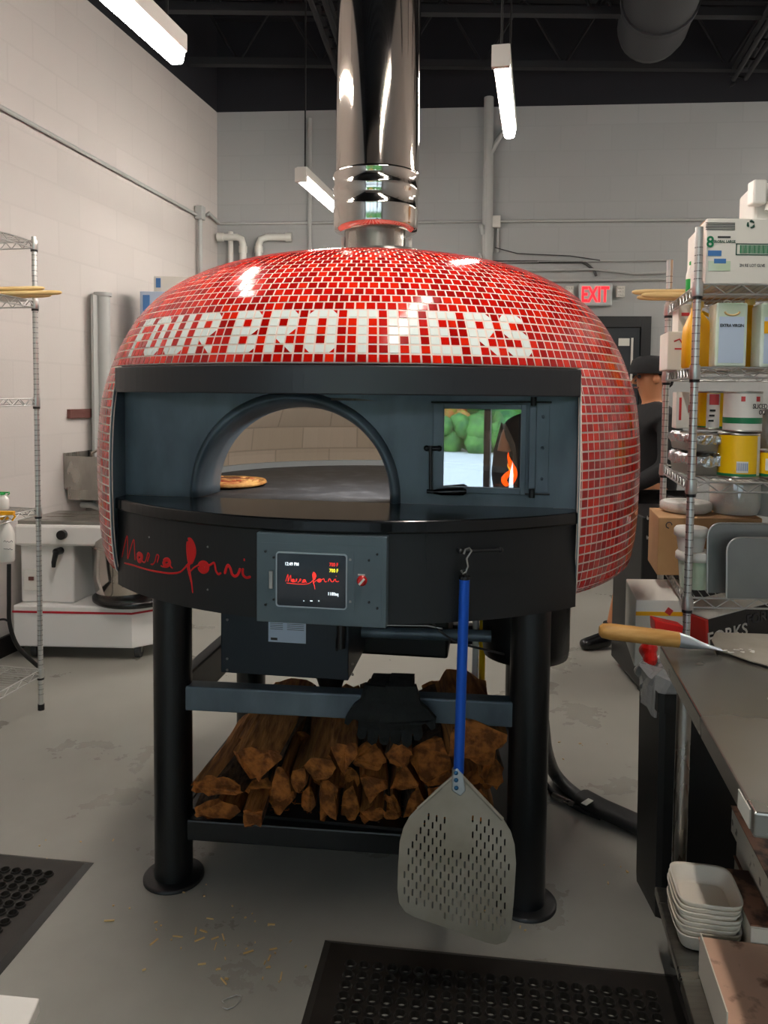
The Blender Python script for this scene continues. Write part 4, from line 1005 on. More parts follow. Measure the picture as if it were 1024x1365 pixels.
# ------------------------------------------------------------------ mats
def mat_obj(label, P0, ex, ey, W, D, cell, border, z=.012):
    """rubber mat with round drainage holes: P0 a corner, ex/ey unit dirs"""
    t = thing('rubber_mat', label, 'mat', P0, 0, 'perforated rubber floor mats')
    nx = int((W-2*border)/cell); ny = int((D-2*border)/cell); bx_ = (W-nx*cell)/2; by_ = (D-ny*cell)/2
    def Q(x, y, h): return P0+ex*x+ey*y+V((0, 0, h))
    b = MB(); n = 16; r_i = cell*.345
    for i in range(nx):
        for j in range(ny):
            cx = bx_+(i+.5)*cell; cy = by_+(j+.5)*cell
            q = len(b.v); sqv = []
            for k in range(n):
                a = 2*math.pi*k/n; ca, sa = math.cos(a), math.sin(a); m_ = max(abs(ca), abs(sa)); b.v.append(Q(cx+ca/m_*cell/2, cy+sa/m_*cell/2, z))
            for rad, h in ((r_i*1.28, z), (r_i*1.16, z+.0065), (r_i*1.02, z+.006), (r_i*.97, .001)):
                for k in range(n):
                    a = 2*math.pi*k/n; b.v.append(Q(cx+rad*math.cos(a), cy+rad*math.sin(a), h))
            for s_ in range(4):
                for k in range(n):
                    k2 = (k+1) % n; b.face([q+s_*n+k, q+s_*n+k2, q+(s_+1)*n+k2, q+(s_+1)*n+k], 0)
    b.build('hole_field', M['rubber'], t, fixn=False)
    b = MB()
    for (x0, x1, y0, y1) in ((0, W, 0, by_), (0, W, D-by_, D), (0, bx_, by_, D-by_), (W-bx_, W, by_, D-by_)):
        b.poly([Q(x0, y0, z), Q(x1, y0, z), Q(x1, y1, z), Q(x0, y1, z)])
    o4 = [(0, 0), (W, 0), (W, D), (0, D)]; s4 = [(-.022, -.022), (W+.022, -.022), (W+.022, D+.022), (-.022, D+.022)]
    for i in range(4):
        j = (i+1) % 4; b.poly([Q(*o4[i], z), Q(*o4[j], z), Q(*s4[j], .001), Q(*s4[i], .001)])
    b.build('ramp_border', M['rubber'], t)
    return t
A = ath(443, 1255, 0); B = ath(893, 1300, 0); ex = (B-A).normalized(); ey = V((ex.y, -ex.x, 0))
mat_obj('black perforated rubber mat on the floor in front of the oven', A+ey*.02, ex, ey, (B-A).length, .62, .0385, .045)
A = ath(113, 1155, 0); B = ath(0, 1288, 0); d = (B-A).normalized(); ex = V((d.y, -d.x, 0)); ex = -ex if ex.x > 0 else ex
mat_obj('black perforated rubber mat on the floor at the left edge of the photo', A, ex, d, .9, 1.0, .0385, .05)
# ------------------------------------------------------------------ floor debris
rq = random.Random(9); b = MB()
for k in range(46):
    px, py = rq.gauss(285, 60), rq.gauss(1245, 34); p = ath(px, py, .0025); a = rq.uniform(0, 3.14)
    l = rq.choice((.004, .006, .01, .022, .03)); b.box(p, (l, rq.uniform(.002, .005), .003), rotz(a))
for k in range(30):
    px, py = rq.choice(((380, 1285), (770, 990), (820, 1160), (690, 1225), (90, 1120), (230, 840)));
    p = ath(px+rq.gauss(0, 26), py+rq.gauss(0, 16), .0025); b.box(p, (rq.uniform(.003, .014), .003, .003), rotz(rq.uniform(0, 3)))
tag(b.build('wood_chips', M['dowel']), 'scattered wood splinters and crumbs on the floor in front of the oven', 'wood chips', kind='stuff')
b = MB(); pts = [(299, 1337), (296, 1334), (302, 1331), (315, 1326), (322, 1328), (321, 1334), (312, 1342), (303, 1345), (297, 1343)]
b.tube([ath(x, y, .004+.003*(i % 2)) for i, (x, y) in enumerate(pts)], .0015, 6); tag(b.build('bent_wire', M['wire']), 'bent loop of thin wire lying on the floor between the two mats', 'wire')
# ------------------------------------------------------------------ cutting board corner, low left
t = thing('cutting_board', 'thick white cutting board whose corner shows at the bottom left', 'cutting board', ath(20, 1345, .8))
c0 = ath(0, 1325, .80); c1 = ath(53, 1330, .80); c2 = ath(38, 1365, .80); ax = (c1-c0).normalized(); ay = (c2-c1).normalized()
P = [c1-ax*.4, c1, c1+ay*.5, c1-ax*.4+ay*.5]
b = MB(); b.prism([p-V((0, 0, .02)) for p in P], (0, 0, .02)); b.build('board', M['plasticwhite'], t, .002)
t = thing('prep_table', 'low steel prep table mostly hidden beneath the white cutting board', 'table', (c1.x-.2, c1.y-.3, 0))
Q_ = [c1-ax*.4+V((0, -.02, 0)), c1-ax*.03+ay*.03, c1-ax*.03+ay*.45, c1-ax*.4+ay*.45]
b = MB(); b.prism([V((p.x, p.y, .745)) for p in Q_], (0, 0, .033)); b.build('table_top', M['steel'], t)
for p in Q_:
    c_ = sum((V((q.x, q.y, 0)) for q in Q_), V((0, 0, 0)))/4; p2 = V((p.x, p.y, 0)); p2 = p2+(c_-p2)*.25
    b = MB(); b.tube([(p2.x, p2.y, 0), (p2.x, p2.y, .745)], .015, 10); b.build('leg', M['steel'], t)
# ------------------------------------------------------------------ floor hose and cable bundle right of the oven
b = MB(); pts = [ath(722, 960, .5), ath(728, 1000, .24), ath(738, 1028, .05), ath(752, 1046, .026), ath(768, 1060, .026), ath(784, 1072, .026), ath(820, 1088, .026), ath(876, 1112, .026), ath(930, 1138, .026)]
def cr3(pts, n=8):
    out = []
    for i in range(len(pts)-1):
        p0, p1, p2, p3 = pts[max(i-1, 0)], pts[i], pts[i+1], pts[min(i+2, len(pts)-1)]
        for k in range(n): t = k/n; out.append(.5*((2*p1)+(p2-p0)*t+(2*p0-5*p1+4*p2-p3)*t*t+(3*p1-p0-3*p2+p3)*t**3))
    return out+[pts[-1]]
t = thing('floor_hose', 'thick black hose curving from the oven leg across the floor into a flat sleeve', 'hose', ath(770, 1062, 0))
b.tube(cr3(pts[:6]), .026, 14); b.build('hose', M['conduit'], t)
b = MB(); q = [ath(776, 1062, .03), ath(800, 1076, .032), ath(876, 1110, .032), ath(935, 1140, .032)]; b.tube(q, [.05, .054, .054, .054], 14)
for i in range(len(b.v)): b.v[i].z = .03+(b.v[i].z-.03)*.52
b.build('sleeve', M['cable'], t)
p = ath(783, 1069, .062); b = MB(); b.box(p, (.05, .022, .003), rotz(.75)); b.build('tag_label', M['plate'], t)
b = MB(); b.tube(cr3([ath(720, 1030, .12), ath(730, 1048, .02), ath(745, 1062, .012), ath(772, 1078, .012), ath(800, 1090, .012)]), .010, 10); b.build('thin_hose', M['cable'], t)
b = MB(); b.tube([ath(737, 1060, .016), ath(766, 1073, .016)], .0115, 10); b.build('metal_sleeve', M['steel'], t)
# ------------------------------------------------------------------ spiral mixer
YM = R(-11.8)
mx = thing('spiral_mixer', 'white spiral dough mixer on casters with a red stripe by the left wall', 'mixer', ath(110, 875, 0))
m0 = ath(20, 880, 0); m0 = V((m0.x, 4.5, 0)); mX = V((1, -.03, 0)).normalized(); mY = V((.205, .979, 0)).normalized()
def mw(px, h=None): return at(px, 700, 4.5).x
xl = at(20, 860, 4.5).x; xr_ = at(205, 860, 4.5).x
def MP(x, y, z): return V((xl, 4.48, 0))+mX*x+mY*y+V((0, 0, z))
mW = xr_-xl; MR = Matrix((mX, mY, V((0, 0, 1)))).transposed()
def mbx(b, x0, x1, y0, y1, z0, z1, mi=0): b.prism([MP(x0, y0, z0), MP(x1, y0, z0), MP(x1, y1, z0), MP(x0, y1, z0)], (0, 0, z1-z0), mi); return b
hz = lambda y: at(100, y, 4.5).z
b = MB(); b.prism([MP(0, 0, hz(861)), MP(mW*.86, 0, hz(861)), MP(mW, .11, hz(861)), MP(mW, .42, hz(861)), MP(mW*.86, .52, hz(861)), MP(0, .52, hz(861))], (0, 0, hz(806)-hz(861))); base = b.build('base', M['white'], mx, .01)
b = MB(); b.prism([MP(-.002, -.003, hz(816)), MP(mW*.86, -.003, hz(816)), MP(mW+.003, .109, hz(816)), MP(mW+.003, .4, hz(816)), MP(-.002, .4, hz(816))], (0, 0, .012)); b.build('red_stripe', mat('stripe_red', (180, 20, 40), .4), base)
x1 = at(93, 0+760, 4.5).x-xl
b = MB(); mbx(b, .01, x1, .06, .44, hz(806), hz(722)); cl_ = b.build('column', M['white'], mx, .012)
x2 = at(140, 700, 4.5).x-xl
b = MB(); mbx(b, .0, x2, .02, .46, hz(728), hz(700)); b.build('head', M['white'], mx, .015)
b = MB(); mbx(b, .01, x2-.0, .04, .44, hz(700), hz(695)); b.build('head_cover', M['steel'], mx, .004)
b = MB(); c = MP(at(85, 712, 4.5).x-xl, -.0, hz(712)); b.tube([c+V((0, .02, 0)), c+V((0, -.012, 0))], .028, 16); b.build('knob', M['black'], mx)
c = MP(at(77, 735, 4.5).x-xl, .05, hz(735)); b = MB(); b.tube([c, c-mY*.05], .022, 12); b.tube([c-mY*.045+V((0, 0, .004)), c-mY*.05+V((-.012, 0, -.06)), c-mY*.05+V((-.014, 0, -.09))], [.017, .014, .011], 10); b.build('lever', M['black'], mx)
c = MP(at(36, 775, 4.5).x-xl, .055, hz(775)); b = MB(); b.box(c, (.085, .02, .13), MR); swp = b.build('switch_box', M['plasticwhite'], mx, .004)
b = MB(); b.box(c+V((.006, -.012, .01)), (.03, .01, .022), MR); b.build('push_button', M['brickvent'], swp)
bc_ = MP(at(158, 760, 4.5).x-xl, .19, 0); br_ = .235
b = MB(); b.lathe((bc_.x, bc_.y, 0), [(br_*.80, hz(803)), (br_*.92, hz(795)), (br_, hz(770)), (br_, hz(731)), (br_*1.03, hz(729)), (br_*.97, hz(729)), (br_*.97, hz(765)), (br_*.85, hz(798))], 48, cap0=True, cap1=True); b.build('bowl', M['chrome'], mx)
b = MB(); b.lathe((bc_.x+.02, bc_.y, 0), [(br_*1.02, hz(806)), (br_*1.09, hz(803)), (br_*1.09, hz(799)), (br_*1.03, hz(797)), (.02, hz(797))], 48); b.build('bowl_ring', M['blacksheen'], mx)
b = MB(); b.lathe((bc_.x, bc_.y, 0), [(br_*1.02, hz(731)), (br_*1.0, hz(722)), (br_*.9, hz(716)), (br_*.3, hz(714))], 40, cap0=False, cap1=True); b.build('bowl_guard', M['steel'], mx)
b = MB(); b.tube([(bc_.x, bc_.y, hz(722)), (bc_.x, bc_.y, hz(790))], .02, 10); b.build('spiral_shaft', M['steel'], mx)
for (x, y) in ((.10, .06), (.10, .44), (mW*.86, .08), (mW*.92, .42)):
    c = MP(x, y, .045); cs = None
    b = MB(); b.tube([c-V((.016, 0, 0)), c+V((.016, 0, 0))], .043, 18); cs = b.build('caster_wheel', M['conduit'], mx)
    b = MB(); b.box(c+V((-.02, 0, .022)), (.004, .04, .06)); b.box(c+V((.02, 0, .022)), (.004, .04, .06)); b.box(c+V((0, 0, .053)), (.05, .05, .006)); b.build('caster_fork', M['steel'], cs)
# ------------------------------------------------------------------ hand sink on the left wall
def LP(px, py, off): return lw(px, py, off)
sk = thing('hand_sink', 'small stainless hand sink fixed to the left wall behind the mixer', 'sink', lw(108, 650))
a = lw(84, 604, 0); e = lw(124, 655, 0); dx = V((e.x-a.x, e.y-a.y, 0)); Ls = dx.length; dx.normalize()
def SP(s, o, z): return V((a.x, a.y, 0))+dx*s+LN*o+V((0, 0, z))
zt, zb = a.z, lw(84, 652, 0).z
def sbx(b, s0, s1, o0, o1, z0, z1): b.prism([SP(s0, o0, z0), SP(s1, o0, z0), SP(s1, o1, z0), SP(s0, o1, z0)], (0, 0, z1-z0)); return b
b = MB(); sbx(b, 0, Ls, .004, .02, zb, zt); b.build('backsplash', M['steel'], sk)
b = MB(); sbx(b, 0, .012, .02, .36, zb, zt-.02); b.build('side_splash', M['steel'], sk)
b = MB(); sbx(b, Ls-.012, Ls, .02, .36, zb, zb+.12); b.build('side_splash', M['steel'], sk)
b = MB(); sbx(b, .012, Ls-.012, .02, .05, zb-.06, zb+.01); sbx(b, .012, Ls-.012, .33, .36, zb-.06, zb+.03); sbx(b, .012, .04, .05, .33, zb-.06, zb+.01); sbx(b, Ls-.04, Ls-.012, .05, .33, zb-.06, zb+.01); sbx(b, .012, Ls-.012, .02, .36, zb-.07, zb-.06); b.build('basin', M['steel'], sk)
c = SP(Ls*.62, .02, zb+.13)
b = MB(); b.tube([c, c+LN*.05, c+LN*.06+V((0, 0, .1)), c+LN*.12+V((0, 0, .13)), c+LN*.18+V((0, 0, .1)), c+LN*.19+V((0, 0, .05))], .011, 10); b.build('faucet', M['chrome'], sk)
for q in (-.08, .08):
    b = MB(); b.tube([c+dx*q, c+dx*q+LN*.05], .018, 12); b.tube([c+dx*q+LN*.045, c+dx*q+LN*.05+V((0, 0, .05))], .006, 8); b.build('tap_handle', M['chrome'], sk)
b = MB(); b.tube([SP(Ls/2, .2, zb-.07), SP(Ls/2, .2, zb-.13), SP(Ls/2, .16, zb-.15), SP(Ls/2, .1, zb-.13), SP(Ls/2, .02, zb-.13)], .02, 10); b.build('drain_trap', M['pvc'], sk)
un = thing('steel_pedestal', 'narrow steel cabinet with a white notice below the hand sink', 'cabinet', SP(Ls*.6, .2, 0))
b = MB(); sbx(b, .22, Ls, .02, .3, .0, zb-.16); b.build('body', M['steel'], un, .004)
c = at(124, 674, 5.2); b = MB(); b.box(SP(.34, .304, .72), (.14, .004, .16), rotz(math.atan2(dx.y, dx.x))); b.build('notice', M['paper'], un)
# ------------------------------------------------------------------ cartons on a tall cabinet behind the dome
tc_ = thing('tall_cabinet', 'tall grey cabinet almost hidden behind the left of the dome', 'cabinet', (-1.4, 6.5, 0))
q0 = lw(182, 430, .02); cy = 5.75; xw = at(183, 430, cy).x; hb_ = at(200, 432, cy).z
b = MB(); b.box((xw+.24, cy+.22, hb_/2), (.46, .42, hb_)); b.build('cabinet_body', M['pipegrey'], tc_, .006)
b = MB(); b.box((xw-.006, cy+.10, (hb_+.1)/2), (.012, .12, hb_+.0)); b.build('open_door', mat('door_green_grey', (52, 66, 66), .4), tc_)
def carton(name, label, cat, x0, x1, y0, h0, h1, depth, m_, rz=0, grp=None):
    t = thing(name, label, cat, ((x0+x1)/2, y0+depth/2, h0), 0, grp); b = MB(); d_ = V((.205, .979, 0))*depth; w_ = V((x1-x0, 0, 0)); p_ = V((x0, y0, h0)); b.prism([p_, p_+w_, p_+w_+d_, p_+d_], (0, 0, h1-h0)); b.build('box_body', m_, t, .003); return t
ht = at(200, 388, cy).z
c1_ = carton('carton', 'pale blue-grey carton with a blue label on the tall cabinet behind the dome', 'carton', xw+.015, xw+.40, cy+.02, hb_, ht, .3, M['paper'])
p = at(195, 404, cy+.015); b = MB(); b.box(p, (.05, .004, .12)); b.build('label', M['inkblue'], c1_)
ht2 = at(200, 368, cy+.05).z; xa = at(205, 375, cy+.05).x
c2_ = carton('carton', 'white carton stacked on top of the pale blue-grey one behind the dome', 'carton', xa, xa+.34, cy+.05, ht+.001, ht2, .25, M['whitebox'])
p = at(211, 377, cy+.045); b = MB(); b.box(p, (.035, .004, .07)); b.build('label', M['inkblue'], c2_)
# ------------------------------------------------------------------ wire shelving
def wire_rack(name, label, P0, lx, dy, L, D, heights, top, posts=None, clear=()):
    """P0 = base of the front corner post; lx along the shelf, dy its depth"""
    t = thing(name, label, 'shelving', P0); lx = V(lx).normalized(); dy = V(dy).normalized()
    def Q(a, b_, h): return V((P0.x, P0.y, 0))+lx*a+dy*b_+V((0, 0, h))
    for (a, b_) in ((0, 0), (L, 0), (0, D), (L, D)):
        b = MB(); b.tube([Q(a, b_, .02), Q(a, b_, top)], .0125, 14); po = b.build('post', M['wire'], t)
        b = MB()
        for k in range(int((top-.1)/.025)): b.tube([Q(a, b_, .08+k*.025), Q(a, b_, .083+k*.025)], .0129, 10)
        b.build('post_grooves', M['groove'], po)['kind'] = 'stuff'
        b = MB(); b.tube([Q(a, b_, 0), Q(a, b_, .03)], .016, 12); b.build('foot', M['black'], po)
    for h in heights:
        b = MB()
        for z in (h-.003, h-.035):
            b.tube([Q(0, 0, z), Q(L, 0, z), Q(L, D, z), Q(0, D, z), Q(0, 0, z)], .0035, 6)
        def zig(A, B, n):
            pts = []
            for k in range(n+1): p = A+(B-A)*(k/n); pts.append(p+V((0, 0, -.003 if k % 2 else -.035)))
            b.tube(pts, .0028, 5)
        zig(Q(0, 0, h), Q(L, 0, h), int(L/.045)); zig(Q(0, D, h), Q(L, D, h), int(L/.045)); zig(Q(0, 0, h), Q(0, D, h), int(D/.03)); zig(Q(L, 0, h), Q(L, D, h), int(D/.03))
        nw = int(L/.026)
        for k in range(1, nw): b.tube([Q(L*k/nw, 0, h-.002), Q(L*k/nw, D, h-.002)], .0016, 4, cap=False)
        for q in (.33, .66): b.tube([Q(0, D*q, h-.008), Q(L, D*q, h-.008)], .003, 5)
        sh_ = b.build('wire_shelf', M['wire'], t)
        for (a, b_) in ((0, 0), (L, 0), (0, D), (L, D)):
            b = MB(); b.tube([Q(a, b_, h-.042), Q(a, b_, h-.036), Q(a, b_, h+.004)], [.0165, .019, .0165], 12); b.build('corner_sleeve', M['wire'], sh_)
            b = MB(); b.tube([Q(a, b_, h-.052), Q(a, b_, h-.042)], .0165, 12); b.build('collar', M['black'], sh_)
    return Q
LQ = wire_rack('wire_shelving', 'chrome wire shelving unit at the left edge with wooden dowels on it', ath(55, 946, 0), (-.205, -.979, 0), (-.979, .205, 0), 1.4, .5, (.207, 1.02, 1.563, 2.04, 2.325), 2.345)
P0 = V((1.01, 2.5, 0)); RX = V((1, -.03, 0)).normalized(); RD = V((.209, .978, 0)).normalized()
HS = (.645, .94, 1.325, 1.70, 1.968)
RQ = wire_rack('wire_shelving', 'chrome wire shelving unit at the right crowded with cartons, tins and jugs', P0, RX, RD, 1.25, .61, HS, 2.147)
# wooden dowels
def dowel(label, A, B, r, grp):
    b = MB(); d = (B-A).normalized(); b.tube([A, B-d*.05, B-d*.012, B], [r, r, r*.75, r*.4], 12); tag(b.build('wooden_dowel', M['dowel']), label, 'dowel', grp)
hd = 2.04+.013
for k, (tip, y, lab, dz) in enumerate(((59, 373, 'uppermost pale wooden dowel on the left wire shelving', .024), (68, 378, 'middle pale wooden dowel on the left wire shelving', .0), (82, 384, 'longest pale wooden dowel, sticking out furthest from the left wire shelving', .0))):
    B = ath(tip, y, hd+dz); Y_ = (3.60, 3.66, 3.56)[k]; B = at(tip, y, Y_); B.z = hd+dz; A = B+V((-.979, .205, 0))*.62; A.z = B.z
    dowel(lab, A, B, .0115, 'wooden dowels on the left rack')
hd = HS[4]+.013
for k, (tip, Y_, dz, lab) in enumerate(((843, 3.0, .024, 'uppermost pale wooden dowel jutting left from the right wire shelving'), (850, 2.97, 0, 'middle pale wooden dowel jutting left from the right wire shelving'), (856, 2.90, 0, 'lowest pale wooden dowel jutting left from the right wire shelving'))):
    B = at(tip, 385, Y_); B.z = hd+dz; A = B+V((.62, -.05+.03*k, 0)); dowel(lab, A, B, .0115, 'wooden dowels on the right rack')
# bottles by the left rack
def bottle(name, label, c, h, r, body, capm, trig=None, txt=None, squash=.6):
    t = thing(name, label, 'bottle', c); b = MB()
    b.lathe(c, [(r*.9, 0), (r, h*.04), (r, h*.55), (r*.8, h*.68), (r*.36, h*.8), (r*.36, h*.86)], 24, sy=squash); b.build('bottle_body', body, t)
    b = MB(); b.lathe(c, [(r*.42, h*.84), (r*.42, h*.93), (r*.3, h*.95)], 16); b.build('cap', capm, t)
    if trig: b = MB(); b.box(V(c)+V((r*.2, 0, h*.97)), (r*1.6, r*.5, h*.07)); b.tube([V(c)+V((r*.9, 0, h*.96)), V(c)+V((r*1.1, 0, h*.9)), V(c)+V((r*.8, 0, h*.82))], r*.1, 6); b.build('spray_trigger', trig, t)
    return t
c = at(7, 748, 3.55); sb = bottle('spray_bottle', 'white spray bottle with handwriting hanging by its yellow trigger at the left rack', c, .235, .045, M['plasticwhite'], M['yelplastic'], M['yelplastic'])
b = MB(); rq = random.Random(8)
for i in range(2):
    q = at(10, 722+i*10, 3.515); pts = [q+V((-.018+.006*k, 0, rq.uniform(-.004, .006))) for k in range(8)]; b.tube(pts, .0012, 5)
b.build('handwriting', M['ink'], sb)
c = at(4, 672, 3.70); c.z = 1.022; bottle('green_nozzle_bottle', 'small bottle with a green spray nozzle on the left rack shelf', c, .085, .03, M['plasticwhite'], M['greencap'], M['greencap'])
# cable at left
b = MB(); b.tube(cr3([at(12, 752, 3.95), at(12, 800, 3.95), at(13, 832, 3.98), at(24, 862, 4.05), at(48, 886, 4.2)] + [ath(52, 888, .01)]), .011, 8); b.tube(cr3([at(-30, 838, 4.0), at(0, 826, 3.98), at(12, 828, 3.96)]), .006, 6)
tag(b.build('power_cable', M['cable']), 'black power cable hanging behind the left rack beside the mixer', 'cable')
# ------------------------------------------------------------------ goods on the right rack
def C(name, label, cat, px0, px1, h0, h1, Y, depth, m_, grp=None):
    a = at(px0, 500, Y).x; e = at(px1, 500, Y).x
    return carton(name, label, cat, a, e, Y, h0+.001, h1, depth, m_, 0, grp), a, e
def hy(y, Y, x=960): return at(x, y, Y).z
N_ = V((0, -1, 0)); X_ = V((1, 0, 0))
# top shelf
Y = 2.53; h0 = HS[4]; h1 = hy(291, Y)
t, a, e = C('glove_carton', 'large white carton with green printing and a recycling mark on the top right shelf', 'carton', 936, 1090, h0, h1, Y, .34, M['whitebox'])
def pr_(t, name, px0, px1, y0, y1, Yf, m_): 
    p = at(px0, y1, Yf); q = at(px1, y0, Yf); b = MB(); b.box(((p.x+q.x)/2, Yf, (p.z+q.z)/2), (q.x-p.x, .0016, q.z-p.z)); return b.build(name, m_, t)
Yf = Y-.001
b = MB()
for i in range(5):
    p = at(941, 297+i*2.2, Yf); q = at(980, 297+i*2.2, Yf); b.box(((p.x+q.x)/2, Yf, p.z), (q.x-p.x, .0016, .0022))
b.build('fine_print', M['ink'], t)
c = at(1001, 299, Yf)
b = MB()
for k in range(3):
    a0 = 2*math.pi*k/3+.5; b.tube([c+V((.011*math.cos(a0+q), -.001, .011*math.sin(a0+q))) for q in (0, .5, 1.0, 1.5)], [.0028, .0028, .0045, .0008], 5)
b.build('recycling_mark', M['darkgreen'], t)
text('8', .05, at(947, 323, Yf-.001), X_, N_, M['green'], t, bold=.001); text('GLOBAL LARGE', .012, at(966, 322, Yf-.001), X_, N_, M['darkgreen'], t, bold=.0003, xs=.85)
pr_(t, 'swoosh', 957, 974, 315, 317, Yf, M['ink'])
b = MB(); p = at(981, 340, Yf); q = at(1040, 325, Yf)
for (xa, xb, za, zb) in ((p.x, q.x, q.z-.003, q.z), (p.x, q.x, p.z, p.z+.003), (p.x, p.x+.003, p.z, q.z)): b.box(((xa+xb)/2, Yf, (za+zb)/2), (xb-xa, .0016, zb-za))
b.build('label_frame', M['darkgreen'], t)
b = MB()
for k in range(26): b.box((p.x+.015+k*.005, Yf, (p.z+q.z)/2), (.0022 if k % 3 else .0036, .0016, (q.z-p.z)*.7))
b.build('barcode', M['green'], t)
pr_(t, 'blue_print', 944, 962, 334, 341, Yf, M['inkblue']); pr_(t, 'green_picture', 944, 974, 348, 361, Yf, M['oliv']); pr_(t, 'blue_print', 952, 968, 345, 351, Yf-.001, M['inkblue'])
text('2N RE LOT GLVE', .014, at(1003, 354, Yf), X_, N_, M['ink'], t, xs=.8)
t, a, e = C('side_carton', 'narrow white carton standing on end beside the glove carton on the top shelf', 'carton', 928, 933.5, h0, hy(312, 2.58), 2.58, .16, M['whitebox'])
t, a, e = C('brown_carton', 'brown cardboard carton behind the glove carton on the top shelf', 'carton', 932, 1000, h0, hy(294, 2.90), 2.90, .18, M['card'])
p = at(921, 378, 2.78); bottle('aerosol_bottle', 'slim green and white bottle behind the front post on the top right shelf', V((p.x, 2.78, h0)), .125, .017, M['plasticwhite'], M['greencap'], squash=1)
b = MB(); b.tube([(p.x, 2.78, h0+.004), (p.x, 2.78, h0+.055)], .0176, 20); bl_ = b.build('green_sleeve', M['greencap'], bpy.data.objects['aerosol_bottle'])
# white bin on the glove carton
t = thing('white_bin', 'white plastic bin with a moulded handle on top of the glove carton', 'bin', at(1012, 291, 2.62)); a = at(1001, 270, 2.62)
b = MB(); b.prism([V((a.x+.02+x, 2.64+y, h1+.003)) for x, y in ((0, 0), (.3, -.01), (.34, .19), (.04, .2))], (0, 0, .145)); b.build('bin_body', M['plasticwhite'], t, .012)
b = MB(); b.box((a.x+.02, 2.62, h1+.105), (.045, .05, .08)); b.build('handle_lug', M['plasticwhite'], t, .006)
b = MB(); b.tube([V((a.x+.05+.1*(1-math.cos(q)), 2.61, h1+.045+.07*math.sin(q))) for q in [i*math.pi/10 for i in range(6)]], .008, 8); b.build('bail_handle', M['plasticwhite'], t)
# second shelf
h0 = HS[3]; G = None
t, a, e = C('food_carton', 'lower white food carton with red print beside the yellow jug', 'carton', 889, 914, h0, hy(445, 2.95), 2.86, .2, M['whitebox']); Yf = 2.858
b = MB(); b.tube([at(899, 455, Yf), at(906, 452, Yf), at(910, 458, Yf)], .003, 5); b.box(at(905, 465, Yf), (.03, .002, .006)); b.build('red_print', M['inkred'], t)
t, a, e = C('food_carton', 'upper white food carton leaning behind the yellow jug', 'carton', 902, 925, hy(446, 2.95), hy(408, 2.95), 2.90, .14, M['whitebox'])
b = MB(); b.box(at(914, 419, 2.898), (.03, .002, .012)); b.build('red_print', M['inkred'], t)
def jug(label, px, Y, w, htop, h0):
    c = at(px, 450, Y); c.z = h0; t = thing('plastic_jug', label, 'jug', c, 0, 'yellow plastic jugs'); b = MB(); H_ = htop-h0-.02
    rings = []
    for (k, z) in ((.92, 0), (1, .02), (1, .55), (.92, .68), (.6, .82), (.34, .93), (.34, 1.0)):
        ring = []
        for i in range(28):
            a = 2*math.pi*i/28; x, y = math.cos(a), math.sin(a); m_ = (abs(x)**4+abs(y)**4)**-.25; off = -.15*w*(z > .6)*(1-k)
            ring.append(c+V((x*m_*w/2*k+off, y*m_*w/2.6*k, z*H_)))
        rings.append(ring)
    b.rings(rings, 0, True, True, True, True); b.build('jug_body', M['yelplastic'], t)
    b = MB(); b.tube([c+V((-.05*w, 0, H_)), c+V((-.05*w, 0, H_+.02))], w*.2, 18); b.build('screw_cap', mat('cap_cream', (240, 206, 120), .4) if 'cap_cream' not in bpy.data.materials else bpy.data.materials['cap_cream'], t)
    b = MB(); b.tube([c+V((w*.1, 0, H_*.93)), c+V((w*.42, 0, H_*.86)), c+V((w*.47, 0, H_*.68)), c+V((w*.46, 0, H_*.5))], w*.065, 10); b.build('jug_handle', M['yelplastic'], t)
jug('big yellow plastic jug directly behind the front post on the second shelf', 931, 2.66, .10, hy(400, 2.6), h0)
jug('yellow plastic jug between the two green oil tins', 1000, 2.72, .085, hy(396, 2.66), h0)
def tin(label, px0, px1, Y, htop, h0, mark):
    a = at(px0, 450, Y).x; e = at(px1, 450, Y).x; t = thing('oil_tin', label, 'tin', ((a+e)/2, Y+.06, h0), 0, 'olive oil tins'); b = MB(); b.prism([V((a, Y, h0)), V((e, Y, h0)), V((e+.025, Y+.12, h0)), V((a+.025, Y+.12, h0))], (0, 0, htop-h0)); b.build('tin_body', M['oliv'], t, .006)
    b = MB(); b.tube([V(((a+e)/2+.01+.014*math.cos(q), Y+.06, htop+.002+.012*math.sin(q))) for q in [i*math.pi/6 for i in range(7)]], .0022, 6); b.build('carry_ring', M['plasticwhite'], t)
    b = MB(); b.box(((a+e)/2, Y-.001, h0+(htop-h0)*.42), ((e-a)*.8, .0015, (htop-h0)*.72)); b.build('picture_panel', M['paper'], t)
    if mark:
        text('EXTRA VIRGIN', .014, V(((a+e)/2, Y-.003, h0+(htop-h0)*.64)), X_, N_, M['ink'], t, bold=.0003, xs=.85)
        b = MB(); b.tube([V(((a+e)/2+.024*math.cos(q), Y-.001, htop-.03-.012*math.sin(q))) for q in [i*math.pi/8 for i in range(9)]], .0035, 6); b.build('gold_arc', M['dowel'], t)
    else:
        b = MB(); b.box((a+.035, Y-.003, h0+(htop-h0)*.62), (.05, .0015, .04)); b.build('orange_label', M['yelplastic'], t)
tin('pale green oil tin reading EXTRA VIRGIN in front of the yellow jugs', 954, 996, 2.53, hy(403, 2.53), h0+.001, True)
tin('green oil tin with an orange label cut by the right edge', 1014, 1060, 2.55, hy(403, 2.55), h0+.001, False)
